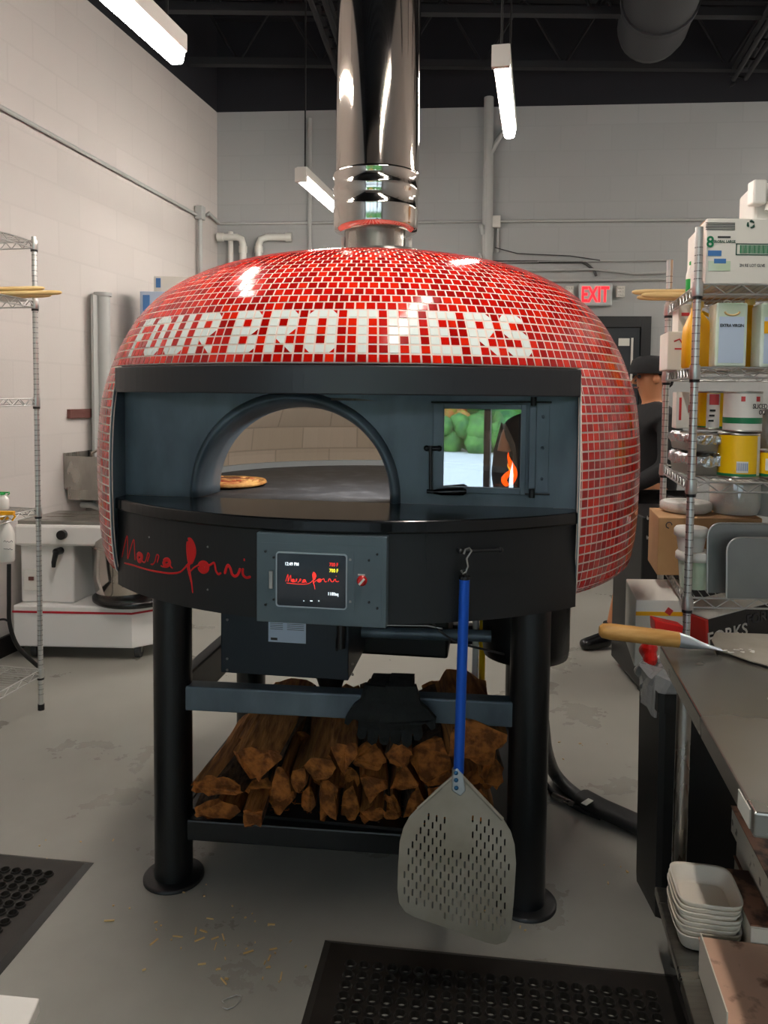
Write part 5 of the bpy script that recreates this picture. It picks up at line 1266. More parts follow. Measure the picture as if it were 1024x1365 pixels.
# third shelf
h0 = HS[2]
def can(label, px, w, Y, z0, z1, bodym, base=None, kind='y'):
    c = at(px, 550, Y); r = w*Y/F/2; c.z = 0; t = thing('food_can', label, 'can', (c.x, c.y, z0), 0, 'large food cans'); H_ = z1-z0
    b = MB(); b.lathe(c, [(r, z0+.008), (r, z1-.008)], 40, cap0=False, cap1=False); b.build('paper_label', bodym, t)
    b = MB(); b.lathe(c, [(r*.97, z0+.001), (r*1.01, z0+.003), (r*1.01, z0+.008), (r*.985, z0+.009), (r*.985, z1-.009), (r*1.01, z1-.007), (r*1.01, z1-.001), (r*.96, z1-.001), (r*.95, z1-.005), (.01, z1-.005)], 40); b.build('tin_body', M['tin'], t)
    def band(za, zb, m_, a0=0, a1=2*math.pi, nm='label_band', off=.0008):
        b = MB(); n = 40; rg = []
        for i in range(n+1):
            q = a0+(a1-a0)*i/n; d = V((math.cos(q), math.sin(q), 0)); rg.append([c+d*(r+off)+V((0, 0, z)) for z in (za, zb)])
        b.rings(rg, 0, False); return b.build(nm, m_, t)
    return t, c, r, band
HC = .142
z1 = hy(577, 2.58)
t, c, r, bd = can('lower yellow can with a barcode on the third shelf', 986, 52, 2.63, h0, z1, M['yellow'])
bd(h0+.009, h0+.018, M['green']); bd(h0+.012, z1-.01, M['plasticwhite'], R(-55), R(-18), 'white_panel'); bd(z1-.07, z1-.012, M['inkred'], R(-30), R(-5), 'red_panel', .0012)
bd(h0+.022, h0+.06, M['plasticwhite'], R(-118), R(-86), 'barcode_panel')
b = MB()
for k in range(9): q = R(-116+k*3.4); b.box(c+V((math.cos(q), math.sin(q), 0))*(r+.0015)+V((0, 0, h0+.042)), (.0012, .0012, .026))
b.build('barcode', M['inkblue'], t)
z2 = hy(521, 2.58)
t, c, r, bd = can('white can with a green stripe reading SLICED stacked on the yellow can', 990, 48, 2.63, z1+.001, z2, M['plasticwhite'])
bd(z1+.032, z1+.052, M['green'])
text('SLICED', .022, V((c.x+.032, c.y-r*.93, z1+.09)), V((1, .35, 0)), V((.35, -1, 0)), M['ink'], t, bold=.0004, xs=.9)
text('OLI', .022, V((c.x+.04, c.y-r*.9, z1+.070)), V((1, .45, 0)), V((.45, -1, 0)), M['ink'], t, bold=.0004, xs=.9)
bd(z2-.035, z2-.018, M['inkred'], R(-74), R(-58), 'red_mark'); bd(z2-.035, z2-.018, M['inkred'], R(-120), R(-108), 'red_mark')
zt_ = hy(577, 2.8)+.0
# foil trays (each own thing) then the yellow/red can stands on the upper one
def foil(label, px, w, Y, z0, hh):
    c = at(px, 600, Y); W = w*Y/F; t = thing('foil_tray', label, 'tray', (c.x, c.y, z0), 0, 'foil covered trays'); rd = random.Random(int(z0*1000))
    b = MB(); b.box((c.x, c.y, z0+hh*.36), (W*.78, .2, hh*.7), None, 0, (1.12, 1.08)); b.build('tray_body', M['tin'], t, .006)
    b = MB(); n = 40; rg = []
    for (k, z) in ((1.0, hh*.48), (1.04, hh*.62), (1.02, hh*.9), (.9, hh), (.45, hh*1.02), (.05, hh)):
        ring = []
        for i in range(n):
            a = 2*math.pi*i/n; x, y = math.cos(a), math.sin(a); m_ = (abs(x)**6+abs(y)**6)**(-1/6); j = 1+rd.uniform(-.03, .03)
            ring.append(V((c.x+x*m_*W/2*k*j, c.y+y*m_*.12*k*j, z0+z+rd.uniform(-.005, .005)*(k > .5))))
        rg.append(ring)
    b.rings(rg, 0, True, False, False, True); b.build('foil_cover', M['foil'], t)
zz0 = h0+.001; f1 = hy(601, 2.72)+.0; f2 = hy(575, 2.72)
foil('lower foil covered tray on the third shelf', 932, 56, 2.74, zz0, f1-zz0-.006); foil('upper foil covered tray stacked on the lower one', 931, 56, 2.74, f1, f2-f1-.006)
t, c, r, bd = can('yellow can with a red and white label standing on the foil trays', 950, 40, 2.76, f2+.003, hy(521, 2.74), M['yellow'])
zb_ = f2+.003; zt2 = hy(521, 2.74)
bd(zb_+.01, zt2-.01, M['plasticwhite'], R(-135), R(-88), 'white_panel'); bd(zt2-.05, zt2-.012, M['inkred'], R(-125), R(-92), 'red_panel', .0012); bd(zb_+.009, zb_+.015, M['green'])
b = MB(); rq = random.Random(1)
for k in range(3): q = R(-112+k*2); b.box(c+V((math.cos(q), math.sin(q), 0))*(r+.0015)+V((0, 0, zb_+.035+k*.018)), (.03, .0012, .007))
b.build('label_print', M['ink'], t)
t, a, e = C('salt_carton', 'white carton with red lettering behind the front post above the foil trays', 'carton', 903, 928, f2+.004, hy(523, 2.80), 2.80, .09, M['whitebox']); pr_(t, 'red_print', 905, 909, 530, 560, 2.799, M['inkred']); pr_(t, 'red_print', 918, 927, 540, 550, 2.799, M['inkred'])
t, c, r, bd = can('yellow can with a white diamond cut by the right edge', 1040, 54, 2.62, h0, hy(600, 2.58), M['yellow']); bd(h0+.009, h0+.018, M['green']); bd(h0+.03, h0+.07, M['plasticwhite'], R(-150), R(-120), 'white_panel')
t = thing('glass_jar', 'clear jar on the third shelf at the right edge behind the white can', 'jar', (at(1022, 560, 2.72).x, 2.72, h0)); c = V((at(1026, 560, 2.85).x, 2.85, 0)); b = MB(); b.lathe(c, [(.06, h0+.002), (.062, h0+.2), (.05, h0+.235)], 28); b.build('jar_body', M['bagclear'], t)
# top of fourth shelf
h0 = HS[1]
t, a, e = C('large_carton', 'big brown cardboard carton filling the fourth shelf below the wrapped bowls', 'carton', 884, 1024, h0, hy(692, 2.78), 2.80, .26, M['card'])
ca = bpy.data.objects['large_carton']; p = at(892, 700, 2.799); b = MB(); b.tube([p+V((.011*math.cos(q), -.001, .011*math.sin(q))) for q in [i*math.pi/6 for i in range(10)]], .002, 5); b.build('printed_ring', M['ink'], ca)
ctop = hy(692, 2.78)
def wrapbowl(label, px, w, Y, z0, z1, nm='wrapped_bowl', cat='bowl'):
    c = at(px, 660, Y); c.z = 0; r = w*Y/F/2; t = thing(nm, label, cat, (c.x, c.y, z0)); rd = random.Random(int(px))
    b = MB(); b.lathe(c, [(r*.82, z0+.002), (r*.97, z0+(z1-z0)*.25), (r, z0+(z1-z0)*.5), (r*.98, z1-.004), (r*.9, z1)], 36); b.build('bowl_body', M['plasticwhite'], t)
    b = MB(); rg = []
    for (k, z) in ((.9, z0+.003), (1.02, z0+(z1-z0)*.3), (1.03, z1-.006), (.9, z1+.006), (.3, z1+.004), (.02, z1+.004)):
        rg.append([c+V((math.cos(2*math.pi*i/36)*r*k*(1+rd.uniform(-.015, .015)), math.sin(2*math.pi*i/36)*r*k*(1+rd.uniform(-.015, .015)), z+rd.uniform(-.003, .003))) for i in range(36)])
    b.rings(rg, 0, True, False, False, True); b.build('plastic_film', M['wrapclear'], t); return t
wrapbowl('large white tub wrapped in clear film on the brown carton', 981, 66, 2.93, ctop, hy(640, 2.93))
wrapbowl('stack of white plates wrapped in film at the left end of the brown carton', 915, 66, 2.95, ctop, hy(668, 2.95), 'wrapped_plates', 'plates')
b = MB(); c = at(1035, 650, 2.9); b.lathe((c.x, 2.9, 0), [(.08, ctop), (.09, ctop+.18)], 30); tag(b.build('grey_tub', M['pipegrey']), 'grey round tub beside the wrapped tub at the right edge', 'tub')
def ltub(label, px, w, Y, z0, z1, m_, lidm):
    c = at(px, 700, Y); c.z = 0; r = w*Y/F/2; t = thing('lidded_tub', label, 'tub', (c.x, c.y, z0), 0, 'lidded tubs below the brown carton'); H_ = z1-z0
    b = MB(); b.lathe(c, [(r*.72, z0), (r*.86, z1-.03)], 32); b.build('tub_body', m_, t)
    b = MB(); b.lathe(c, [(r*.9, z1-.032), (r, z1-.028), (r, z1-.008), (r*.9, z1)], 32); b.build('lid', lidm, t)
zq = hy(735, 2.62)
ltub('translucent lower tub behind the front post on the fourth shelf', 928, 50, 2.63, h0+.001, zq, M['oliv'], M['plasticwhite'])
ltub('white lidded tub stacked on the translucent one behind the front post', 922, 44, 2.63, zq+.001, hy(708, 2.62)+.012, M['plasticwhite'], M['plasticwhite'])
# steel trays leaning
def stray(label, px0, y0, Y, zb, W=.46):
    a = at(px0, y0, Y); t = thing('steel_tray', label, 'tray', (a.x+W/2, Y, zb), 0, 'steel trays standing on edge'); H_ = a.z-zb
    pts = [(0, 0)] + [(W, 0), (W, H_)] + [(.045-.045*math.sin(q), H_-.045+.045*math.cos(q)) for q in [i*math.pi/12 for i in range(7)]]
    b = MB(); b.prism([V((a.x+x, Y-.03+z*.06, zb+z)) for x, z in pts], (0, .003, 0)); b.build('tray_sheet', M['steel2'], t)
    b = MB(); pp_ = [V((a.x+x, Y-.03+z*.06, zb+z)) for x, z in pts[1:]+pts[:1]][1:]; b.tube(pp_, .003, 6); b.build('rolled_edge', M['wire'], t)
M['steel2'] = mat('dull_steel', (150, 152, 150), .38, .85, rgb2=(136, 138, 138), scale=4)
stray('rear upright steel tray with a rounded corner standing on the fourth shelf', 941, 696, 2.58, h0+.001); stray('front upright steel tray with a rounded corner standing on the fourth shelf', 966, 715, 2.515, h0+.001)
# low shelf: carton, red bag, forks
h0 = HS[0]
t = thing('white_carton', 'white carton with a yellow stripe sticking out of the low right shelf', 'carton', at(880, 870, 2.7)); b = MB()
a = at(848, 800, 2.66); e = at(926, 800, 2.66); zt_ = a.z; e2 = at(836, 795, 2.95)
Pq = [V((a.x, 2.66, 0)), V((e.x, 2.66, 0)), V((e.x+.06, 2.97, 0)), V((a.x+.063, 2.97, 0))]
b.prism([p+V((0, 0, h0+.001)) for p in Pq], (0, 0, zt_-h0)); b.build('box_body', M['whitebox'], t, .003)
b = MB(); z_ = at(870, 818, 2.66).z; b.box(((a.x+e.x)/2, 2.659, z_), (e.x-a.x, .002, .014)); b.box((a.x+.015, 2.81, z_), (.002, .3, .014), rotz(-.2)); b.v[-8:] = [v+V((.017, 0, 0)) for v in b.v[-8:]]; b.build('yellow_stripe', M['yelplastic'], t)
c = at(892, 815, 2.658); b = MB(); b.box(c, (.022, .002, .022), Matrix.Rotation(.6, 3, 'Y')); b.build('red_stamp', M['inkred'], t)
t = thing('forks_carton', 'black carton lettered FORKS lying open on the low right shelf', 'carton', at(960, 850, 2.58)); fx = V((.92, .38, 0)); fx.normalize(); fy = V((-fx.y, fx.x, 0)); rotf = Matrix((fx, fy, V((0, 0, 1)))).transposed() @ Matrix.Rotation(-.10, 3, 'Y')
o_ = at(946, 818, 2.58); cc = o_+fx*.16+fy*.09-V((0, 0, .075)); b = MB(); b.box(cc, (.32, .18, .14), rotf); b.build('box_body', M['blacksheen'], t, .002)
b = MB(); b.box(cc+rotf @ V((0, 0, .072)), (.31, .17, .004), rotf); b.build('flap', M['whitebox'], t)
b = MB(); b.box(cc+rotf @ V((-.165, -.0, .0)), (.012, .18, .14), rotf); b.build('red_end', M['redbag'], t)
text('FORKS', .062, cc+rotf @ V((-.075, -.0915, .0)), rotf @ V((1, 0, 0)), rotf @ V((0, -1, 0)), M['plasticwhite'], t, bold=.001); text('FORKS', .05, cc+rotf @ V((.09, -.0915, .03)), rotf @ V((1, 0, 0)), rotf @ V((0, -1, 0)), M['ink'], t, bold=.001)
# ------------------------------------------------------------------ black unit behind the rack + person
t = thing('black_cabinet', 'low black cabinet with chrome rails behind the right rack', 'cabinet', (1.75, 4.3, 0)); xa = at(858, 760, 4.0).x; xb = at(925, 760, 4.0).x+.35; zt_ = at(870, 690, 4.0).z
b = MB(); b.box(((xa+xb)/2, 4.28, zt_/2+.02), (xb-xa, .5, zt_-.04)); b.build('cabinet_body', M['black'], t, .01)
for y_ in (690, 716):
    b = MB(); z_ = at(870, y_, 4.0).z; b.tube([(xa+.01, 3.99, z_), (xb-.02, 3.99, z_)], .012, 8); b.build('chrome_rail', M['chrome'], t)
# ------------------------------------------------------------------ worktable
TH = .90
tA = ath(880, 860, TH); tB = ath(1006, 1083, TH); dl = (tA-tB).normalized(); dr_ = V((dl.y, -dl.x, 0))
TL = (tA-tB).length; TW = 1.0; TR = Matrix((dr_, dl, V((0, 0, 1)))).transposed()
wt = thing('worktable', 'stainless steel worktable running along the right edge', 'table', (tB+tA)/2+dr_*.5)
def TP(x, y, z): return V((tB.x, tB.y, 0))+dr_*x+dl*y+V((0, 0, z))
def tbx(x0, x1, y0, y1, z0, z1, b=None): b = b or MB(); b.prism([TP(x0, y0, z0), TP(x1, y0, z0), TP(x1, y1, z0), TP(x0, y1, z0)], (0, 0, z1-z0)); return b
b = tbx(0, TW, 0, TL, TH-.045, TH); b.build('table_top', M['tabletop'], wt, .004)
b = tbx(-.002, .0, .02, .09, TH-.04, TH-.006); b.build('edge_sticker', M['plate'], wt)
for (x, y) in ((.06, TL-.045), (.06, .05), (TW-.06, TL-.07), (TW-.06, .05)):
    if y < .3 and x < .3: continue
    b = MB(); b.tube([TP(x, y, .10), TP(x, y, TH-.045)], .02, 18); lg = b.build('leg', M['steel'], wt)
    b = MB(); b.tube([TP(x, y, 0), TP(x, y, .03), TP(x, y, .035), TP(x, y, .12)], [.014, .014, .022, .023], 14); b.build('adjustable_foot', M['steel'], lg)
b = tbx(-.0, TW, .0, TL-.03, .19, .215); b.build('undershelf', M['steel'], wt, .004)
b = tbx(.02, .06, .02, .06, 0, .2); b.build('leg', M['steel'], wt)
# wooden handled peel on the table
t = thing('pizza_peel', 'small metal pizza peel with a wooden handle lying across the steel worktable', 'pizza peel', ath(960, 860, .92))
pA = ath(799, 840, .955); pB = ath(905, 853, .940); pC = ath(962, 866, .912)
b = MB(); d = (pB-pA).normalized(); b.tube([pA, pA+d*.008, pA+d*.03, pB-d*.05, pB], [.012, .020, .0225, .0225, .021], 18); b.build('handle', M['peelwood'], t)
b = MB(); rg = []
for k, (w_, hh_) in enumerate(((.021, .021), (.021, .018), (.018, .010), (.016, .004), (.014, .002))):
    p = pB+(pC-pB)*(k/4); s_ = V((-d.y, d.x, 0)); rg.append([p+s_*w_*math.cos(q)+V((0, 0, hh_*math.sin(q))) for q in [2*math.pi*i/14 for i in range(14)]])
b.rings(rg, 0, True, True, True, True); b.build('ferrule', mat('ferrule_alu', (200, 212, 222), .28, .8), t)
b = MB(); z_ = TH+.006; q = [ath(x, y, z_) for x, y in ((958, 868), (972, 872), (1000, 882), (1024, 888))]; c_ = q[0]
q2 = [V((q[0].x, q[0].y+.015, z_)), V((q[0].x+.02, q[0].y+.09, z_)), V((q[0].x+.06, q[0].y+.16, z_)), V((q[0].x+.42, q[0].y+.13, z_)), V((q[-1].x+.3, q[-1].y-.03, z_))]
b.prism(q+q2[::-1], (0, 0, .003)); b.build('blade', M['alu'], t)
b = MB(); rq = random.Random(5)
for k in range(16): p = ath(965+rq.uniform(0, 40), 867+rq.uniform(-2, 3), TH+.012); b.box(p, (rq.uniform(.004, .012), .004, .002))
tag(b.build('flour_crumbs', M['plasticwhite']), 'white flour crumbs on the blade of the small peel', 'flour', kind='stuff')
# ------------------------------------------------------------------ trash can
t = thing('trash_can', 'slim black trash can with a clear liner beside the worktable leg', 'trash can', (1.0, 2.4, 0)); xa = at(876, 1100, 2.26).x; zt_ = at(880, 925, 2.26).z
b = MB(); rg = []
for (z, k) in ((.0, .96), (.03, .97), (zt_-.06, 1), (zt_-.06, 1.03), (zt_, 1.03)):
    w_, d_ = .40*k, .20*k; cx, cy = xa+.20, 2.26+.10; rg.append([V((cx+sx*w_/2*a_, cy+sy*d_/2*b_, z)) for (sx, sy, a_, b_) in ((-1, -1, 1, .9), (-1, -1, .92, 1), (1, -1, .92, 1), (1, -1, 1, .9), (1, 1, 1, .9), (1, 1, .92, 1), (-1, 1, .92, 1), (-1, 1, 1, .9))])
b.rings(rg, 0, True, False, True, False); o = b.build('can_body', M['black'], t)
rd = random.Random(3); b = MB(); rg = []
for (z, k) in ((zt_-.08, 1.06), (zt_-.01, 1.08), (zt_+.035, 1.10), (zt_+.05, .98), (zt_+.03, .6), (zt_-.02, .3)):
    rg.append([V((cx+math.cos(a)*abs(math.cos(a))**-.35*.2*k*(1+rd.uniform(-.03, .03)), cy+math.copysign(abs(math.sin(a))**.6, math.sin(a))*.105*k*(1+rd.uniform(-.03, .03)), z+rd.uniform(-.01, .012))) for a in [2*math.pi*(i+.5)/40 for i in range(40)]])
b.rings(rg, 0, True, False, False, True); b.build('liner_bag', M['bagclear'], t)
# red bag and clear wrap stuffed on the can
t = thing('red_bag', 'crumpled red plastic packaging above the trash can behind the peel handle', 'bag', at(885, 850, 2.45))
def crumple(c, sx, sy, sz, seed, n=12):
    rd = random.Random(seed); b = MB(); b.sphere(c, 1, n*2, sc=(sx, sy, sz))
    for i, v in enumerate(b.v):
        d = v-V(c); b.v[i] = V(c)+d*(1+.22*math.sin(d.x*90+seed)+.2*math.sin(d.z*110+d.y*70)*.7)
    for i in range(len(b.sm)): b.sm[i] = False
    return b
pz_ = [at(x, y, 2.42) for x, y in ((873, 826), (912, 835), (908, 856), (874, 842))]
b = MB(); b.prism(pz_, (0, .05, .0)); b.build('red_sheet', M['redbag'], t, .004)
crumple(at(866, 869, 2.42), .03, .04, .035, 2).build('red_wad', M['redbag'], t)
b = crumple(at(870, 897, 2.42), .05, .05, .045, 4); tag(b.build('clear_wrapper', M['bagclear']), 'crumpled clear wrapper spilling over the trash can rim below the red packaging', 'wrapper')
# ------------------------------------------------------------------ foam trays + cartons on the undershelf
def foamtray(i, c, z0, W, D, Hh, lab):
    b = MB(); n = 32
    def ring(k, z): return [V((c.x, c.y, z0+z))+dr_*(math.copysign(abs(math.cos(a))**.4, math.cos(a))*W/2*k)+dl*(math.copysign(abs(math.sin(a))**.4, math.sin(a))*D/2*k) for a in [2*math.pi*(q+.5)/n for q in range(n)]]
    b.rings([ring(.78, 0), ring(.84, .004), ring(.96, Hh*.8), ring(1.02, Hh), ring(1.02, Hh+.004), ring(.94, Hh), ring(.82, .012), ring(.74, .007)], 0, True, True, True, True)
    tag(b.build('foam_tray', M['foam']), lab, 'foam tray', 'stacked white foam trays')
fc = ath(943, 1250, .217); fc = V((fc.x-.004, fc.y+.10, 0))-dl*.085+dr_*.012; zz = .217; ordn = ['bottom', 'second from bottom', 'third from bottom', 'fourth from bottom', 'fifth from bottom', 'sixth from bottom', 'seventh from bottom', 'topmost']
for i in range(8):
    foamtray(i, fc+dr_*(.003*math.sin(i*2.1)), zz, .155, .17, .044, f'white foam tray, {ordn[i]} of the stack on the table undershelf'); zz += .0125
def wbox(label, x0, x1, y0, y1, z0, z1, lid, side='speckle', W=True, rz=0):
    t = thing('print_carton', label, 'carton', TP((x0+x1)/2, (y0+y1)/2, z0), 0, 'white cartons with brown printed tops')
    tbx(x0, x1, y0, y1, z0, z1-.004).build('box_body', M[side], t, .002); tbx(x0-.002, x1+.002, y0-.002, y1+.002, z1-.004, z1).build('lid', M[lid], t)
    tbx(x0+.001, x1, y0-.0025, y0-.0005, z0+.004, z1-.008).build('front_panel', M['foam'], t)
    if W: text('W', .034, TP(x0+.055, y0-.004, (z0+z1)/2), dr_, -dl, M['ink'], t, bold=.0006)
# three stacked at the far right, their fronts facing the viewer
sx0 = None
def tloc(px, py, h): p = ath(px, py, h)-V((tB.x, tB.y, 0)); return p.dot(dr_), p.dot(dl)
za = .217
x_, y_ = tloc(1004, 1262, .26)
x_ = max(x_, .02)+.045
for k, (zh, dx_, lab) in enumerate(((.07, 0, 'lowest of the three lettered white cartons stacked at the right edge'), (.07, .004, 'middle lettered white carton of the stack at the right edge'), (.075, -.012, 'top lettered white carton of the stack at the right edge'))):
    wbox(lab, x_+dx_, x_+dx_+.3, y_+dx_, y_+.34, za, za+zh, 'marble'); za += zh+.001
x2, y2 = tloc(968, 1268, .23)
wbox('single speckled white carton beside the foam trays', x2+.045, x_-.004, y_-.02, y_+.20, .217, .33, 'marble', W=False)
x3, y3 = tloc(950, 1362, .30); x3 = max(.012, x3)+.035
wbox('nearest white carton with a pinkish brown top at the bottom right corner', x3, x3+.34, y_-.30, y_-.03, .217, .288, 'marblel', W=False)
tbx(x3-.006, x3-.003, y_-.30, y_-.06, .217, .32).build('raised_flap', M['foam'], bpy.data.objects[[o.name for o in bpy.data.objects if o.get('label', '').startswith('nearest white carton')][0]])
# ------------------------------------------------------------------ person
def skin(name, verts, edges, m_, parent=None, root=0, sub=2):
    me = bpy.data.meshes.new(name); me.from_pydata([v[0] for v in verts], edges, []); me.materials.append(m_)
    o = bpy.data.objects.new(name, me); col.objects.link(o)
    sk_ = o.modifiers.new('skin', 'SKIN'); sk_.use_smooth_shade = True
    for i, v in enumerate(verts):
        r_ = v[1]; d = me.skin_vertices[0].data[i]; d.radius = (r_, r_) if not isinstance(r_, tuple) else r_; d.use_root = (i == root)
    s_ = o.modifiers.new('sub', 'SUBSURF'); s_.levels = sub; s_.render_levels = sub
    dg = bpy.context.evaluated_depsgraph_get(); me2 = bpy.data.meshes.new_from_object(o.evaluated_get(dg)); bpy.data.objects.remove(o)
    for p in me2.polygons: p.use_smooth = True
    me2.name = name; me2.materials.clear(); me2.materials.append(m_)
    return link(name, me2, parent)
def person(label, hip, face, H_=1.8, capm=None, stride=True, name='person'):
    """face: heading angle (0 = looking along -y); built from joints"""
    k = H_/1.8; f = V((math.sin(face), -math.cos(face), 0)); s = V((math.cos(face), math.sin(face), 0)); Z = V((0, 0, 1)); h = V((hip[0], hip[1], 0))
    def P(a, b_, z): return tuple(h+(f*a+s*b_)*k+Z*z*k)
    t = thing(name, label, 'person', h)
    st = .30 if stride else .02
    legF = [P(.02, .09, .90), P(.20*st/.3, .09, .50), P(.30*st/.3, .09, .09), P(.30*st/.3+.05, .09, .045), P(.30*st/.3+.19, .09, .03)]
    legB = [P(0, -.09, .90), P(-.06*st/.3, -.09, .49), P(-.28*st/.3, -.09, .12), P(-.28*st/.3+.03, -.09, .05), P(-.28*st/.3+.16, -.09, .03)]
    v = [(P(0, 0, .95), (.15*k, .12*k)), (P(0, 0, 1.12), (.14*k, .11*k)), (P(.01, 0, 1.32), (.16*k, .12*k)), (P(0, 0, 1.45), (.11*k, .09*k)), (P(.01, 0, 1.53), .055*k), (P(.03, 0, 1.62), (.078*k, .085*k)), (P(.035, 0, 1.70), (.08*k, .09*k)), (P(.03, 0, 1.76), (.06*k, .07*k))]
    e = [(i, i+1) for i in range(7)]
    for lg, sd in ((legF, 1), (legB, -1)):
        b0 = len(v)
        for p, r_ in zip(lg, (.085, .06, .042, .045, .032)): v.append((p, r_*k))
        e.append((0, b0)); e += [(b0+i, b0+i+1) for i in range(4)]
    arms = []
    for sd in (1, -1):
        b0 = len(v); ar = [P(0, .19*sd, 1.42), P(.04, .24*sd, 1.14), P(.25, .20*sd, 1.02), P(.33, .17*sd, 1.02)]
        arms.append(ar)
        for p, r_ in zip(ar, (.062, .045, .032, .036)): v.append((p, r_*k))
        e.append((3, b0)); e += [(b0+i, b0+i+1) for i in range(3)]
        hb_ = b0+3
        for q, (ff, l_) in enumerate(((-.03, .075), (-.01, .085), (.012, .08), (.032, .065))):
            b1 = len(v); v.append((P(.36, .17*sd+ff, 1.02), .0095*k)); v.append((P(.36+l_*.6, .17*sd+ff*1.1, 1.005), .009*k)); v.append((P(.36+l_, .17*sd+ff*1.1, .98), .008*k)); e += [(hb_, b1), (b1, b1+1), (b1+1, b1+2)]
        b1 = len(v); v.append((P(.34, .17*sd-.045*sd, 1.03), .011*k)); v.append((P(.375, .17*sd-.06*sd, 1.035), .009*k)); e += [(hb_, b1), (b1, b1+1)]
    skin('body', v, e, M['skin'], t)
    # face details
    hc = V(P(.035, 0, 1.68)); b = MB()
    for sd in (1, -1):
        b = MB(); b.sphere(hc+(s*sd*.083)*k+Z*-.005, .03*k, 12, sc=(.5, .9, 1.1), rot=Matrix((s, f, Z)).transposed()); b.build('ear', M['skin'], t)
        b = MB(); b.sphere(hc+(f*.088+s*sd*.032)*k+Z*.01, .012*k, 8); b.build('eye', M['ink'], t)
    b = MB(); b.tube([hc+f*.09*k+Z*.015, hc+f*.118*k-Z*.025, hc+f*.09*k-Z*.03], [.008*k, .014*k, .01*k], 8); b.build('nose', M['skin'], t)
    b = MB(); b.tube([hc+(f*.088-s*.025)*k-Z*.06, hc+f*.098*k-Z*.058, hc+(f*.088+s*.025)*k-Z*.06], .006*k, 6); b.build('mouth', M['brickvent'], t)
    # hair and cap
    fr = Matrix((s, f, Z)).transposed()
    b = MB(); b.sphere(hc+Z*.02*k-f*.012*k, .105*k, 20, sc=(.9, 1.04, 1.0), rot=fr)
    b2 = MB(); keep = []
    for fc_, mi, sm in zip(b.f, b.m, b.sm):
        if all((b.v[i]-hc).dot(Z) > .02*k-.06*k*max(0, -(b.v[i]-hc).dot(f)/(.1*k)) for i in fc_): keep.append(fc_)
    b.f = keep; b.m = [0]*len(keep); b.sm = [True]*len(keep); o = b.build('hair', M['cloth'], t); q = o.modifiers.new('s', 'SOLIDIFY'); q.thickness = .006
    b = MB(); b.lathe(hc+Z*.03*k, [(.112*k, 0), (.114*k, .04*k), (.10*k, .085*k), (.06*k, .11*k), (.01, .115*k)], 28, rot=fr, sy=1.06)
    b.build('cap_crown', M['cloth'], t)
    b = MB(); pts = [hc+Z*.035*k+fr @ V((.085*math.sin(a)*k, (.07+.11*math.cos(a))*k, -.01*math.cos(a)*k)) for a in [R(-80+16*i) for i in range(11)]]; b.prism(pts, (0, 0, .006)); b.build('cap_brim', M['cloth'], t)
    b = MB(); b.sphere(hc-f*.125*k-Z*.02*k, .04*k, 12); b.build('hair_bun', M['cloth'], t)
    # clothes
    v = [(P(0, 0, .86), (.175*k, .145*k)), (P(0, 0, 1.05), (.17*k, .14*k)), (P(.01, 0, 1.30), (.18*k, .14*k)), (P(0, 0, 1.46), (.14*k, .12*k)), (P(0.005, 0, 1.555), (.078*k, .078*k))]; e = [(i, i+1) for i in range(4)]
    for i, sd in enumerate((1, -1)):
        b0 = len(v); a0 = V(arms[i][0]); a1 = V(arms[i][1]); v.append((tuple(a0), .082*k)); a2 = V(arms[i][2]); v.append((tuple(a1), .066*k)); v.append((tuple(a1+(a2-a1)*.95), .05*k)); e += [(3, b0), (b0, b0+1), (b0+1, b0+2)]
    skin('shirt', v, e, M['cloth'], t)
    v = [(P(0, 0, .95), (.165*k, .135*k))]; e = []
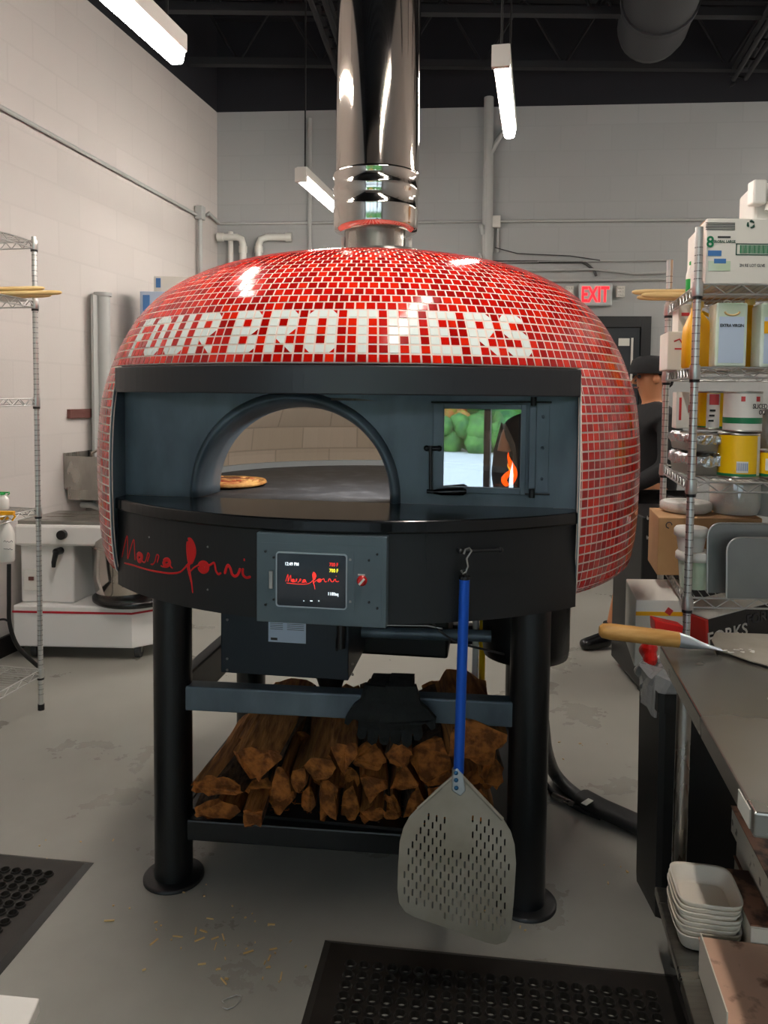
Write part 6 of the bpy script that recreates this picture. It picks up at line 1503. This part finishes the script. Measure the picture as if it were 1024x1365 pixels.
    for lg in (legF, legB):
        b0 = len(v); a0 = V(lg[0]); a1 = V(lg[1]); v.append((tuple(a0), .115*k)); v.append((tuple(a0+(a1-a0)*.55), .10*k)); v.append((tuple(a0+(a1-a0)*.95), .09*k)); e += [(0, b0), (b0, b0+1), (b0+1, b0+2)]
    skin('shorts', v, e, M['cloth'], t)
    for lg in (legF, legB):
        a = V(lg[2]); h_ = V(lg[3]); to = V(lg[4]); d = (to-h_).normalized()
        o = skin('shoe', [(tuple(h_-d*.05*k+Z*.008), .05*k), (tuple(h_+Z*.01), .052*k), (tuple(h_+d*.1*k), (.05*k, .042*k)), (tuple(to+d*.02*k), (.045*k, .034*k))], [(0, 1), (1, 2), (2, 3)], M['blacksheen'], t)
        b = MB(); b.tube([a-Z*.03*k, a+Z*.07*k], [.056*k, .05*k], 14); b.build('sock', M['cloth'], t)
    return t
person('person in black cap, black shirt and shorts walking behind the oven', (1.74, 4.95), R(-78), 1.84)
person('person in dark clothes seen only as a reflection in the firebox door glass', (.18, -.55), R(180), 1.75, stride=False)
# ------------------------------------------------------------------ world and output
w = bpy.data.worlds.new('sky'); sc.world = w; w.use_nodes = True
nt = w.node_tree; bg = nt.nodes['Background']
tc = nt.nodes.new('ShaderNodeTexCoord'); sp = nt.nodes.new('ShaderNodeSeparateXYZ'); cr = nt.nodes.new('ShaderNodeValToRGB')
nt.links.new(tc.outputs['Generated'], sp.inputs[0]); nt.links.new(sp.outputs['Z'], cr.inputs[0]); nt.links.new(cr.outputs[0], bg.inputs[0])
cr.color_ramp.elements[0].color = (.86, .93, 1, 1); cr.color_ramp.elements[1].color = (.5, .7, 1, 1)
bg.inputs[1].default_value = 5.0
sc.view_settings.view_transform = 'Standard'; sc.view_settings.look = 'None'; sc.view_settings.gamma = 1; sc.view_settings.use_curve_mapping = False
sc.view_settings.exposure = 0
try:
    sc.cycles.use_denoising = True; sc.cycles.max_bounces = 8; sc.cycles.diffuse_bounces = 4; sc.cycles.glossy_bounces = 4; sc.cycles.transparent_max_bounces = 12
    sc.cycles.sample_clamp_indirect = 6; sc.cycles.caustics_reflective = False; sc.cycles.caustics_refractive = False
except Exception: pass
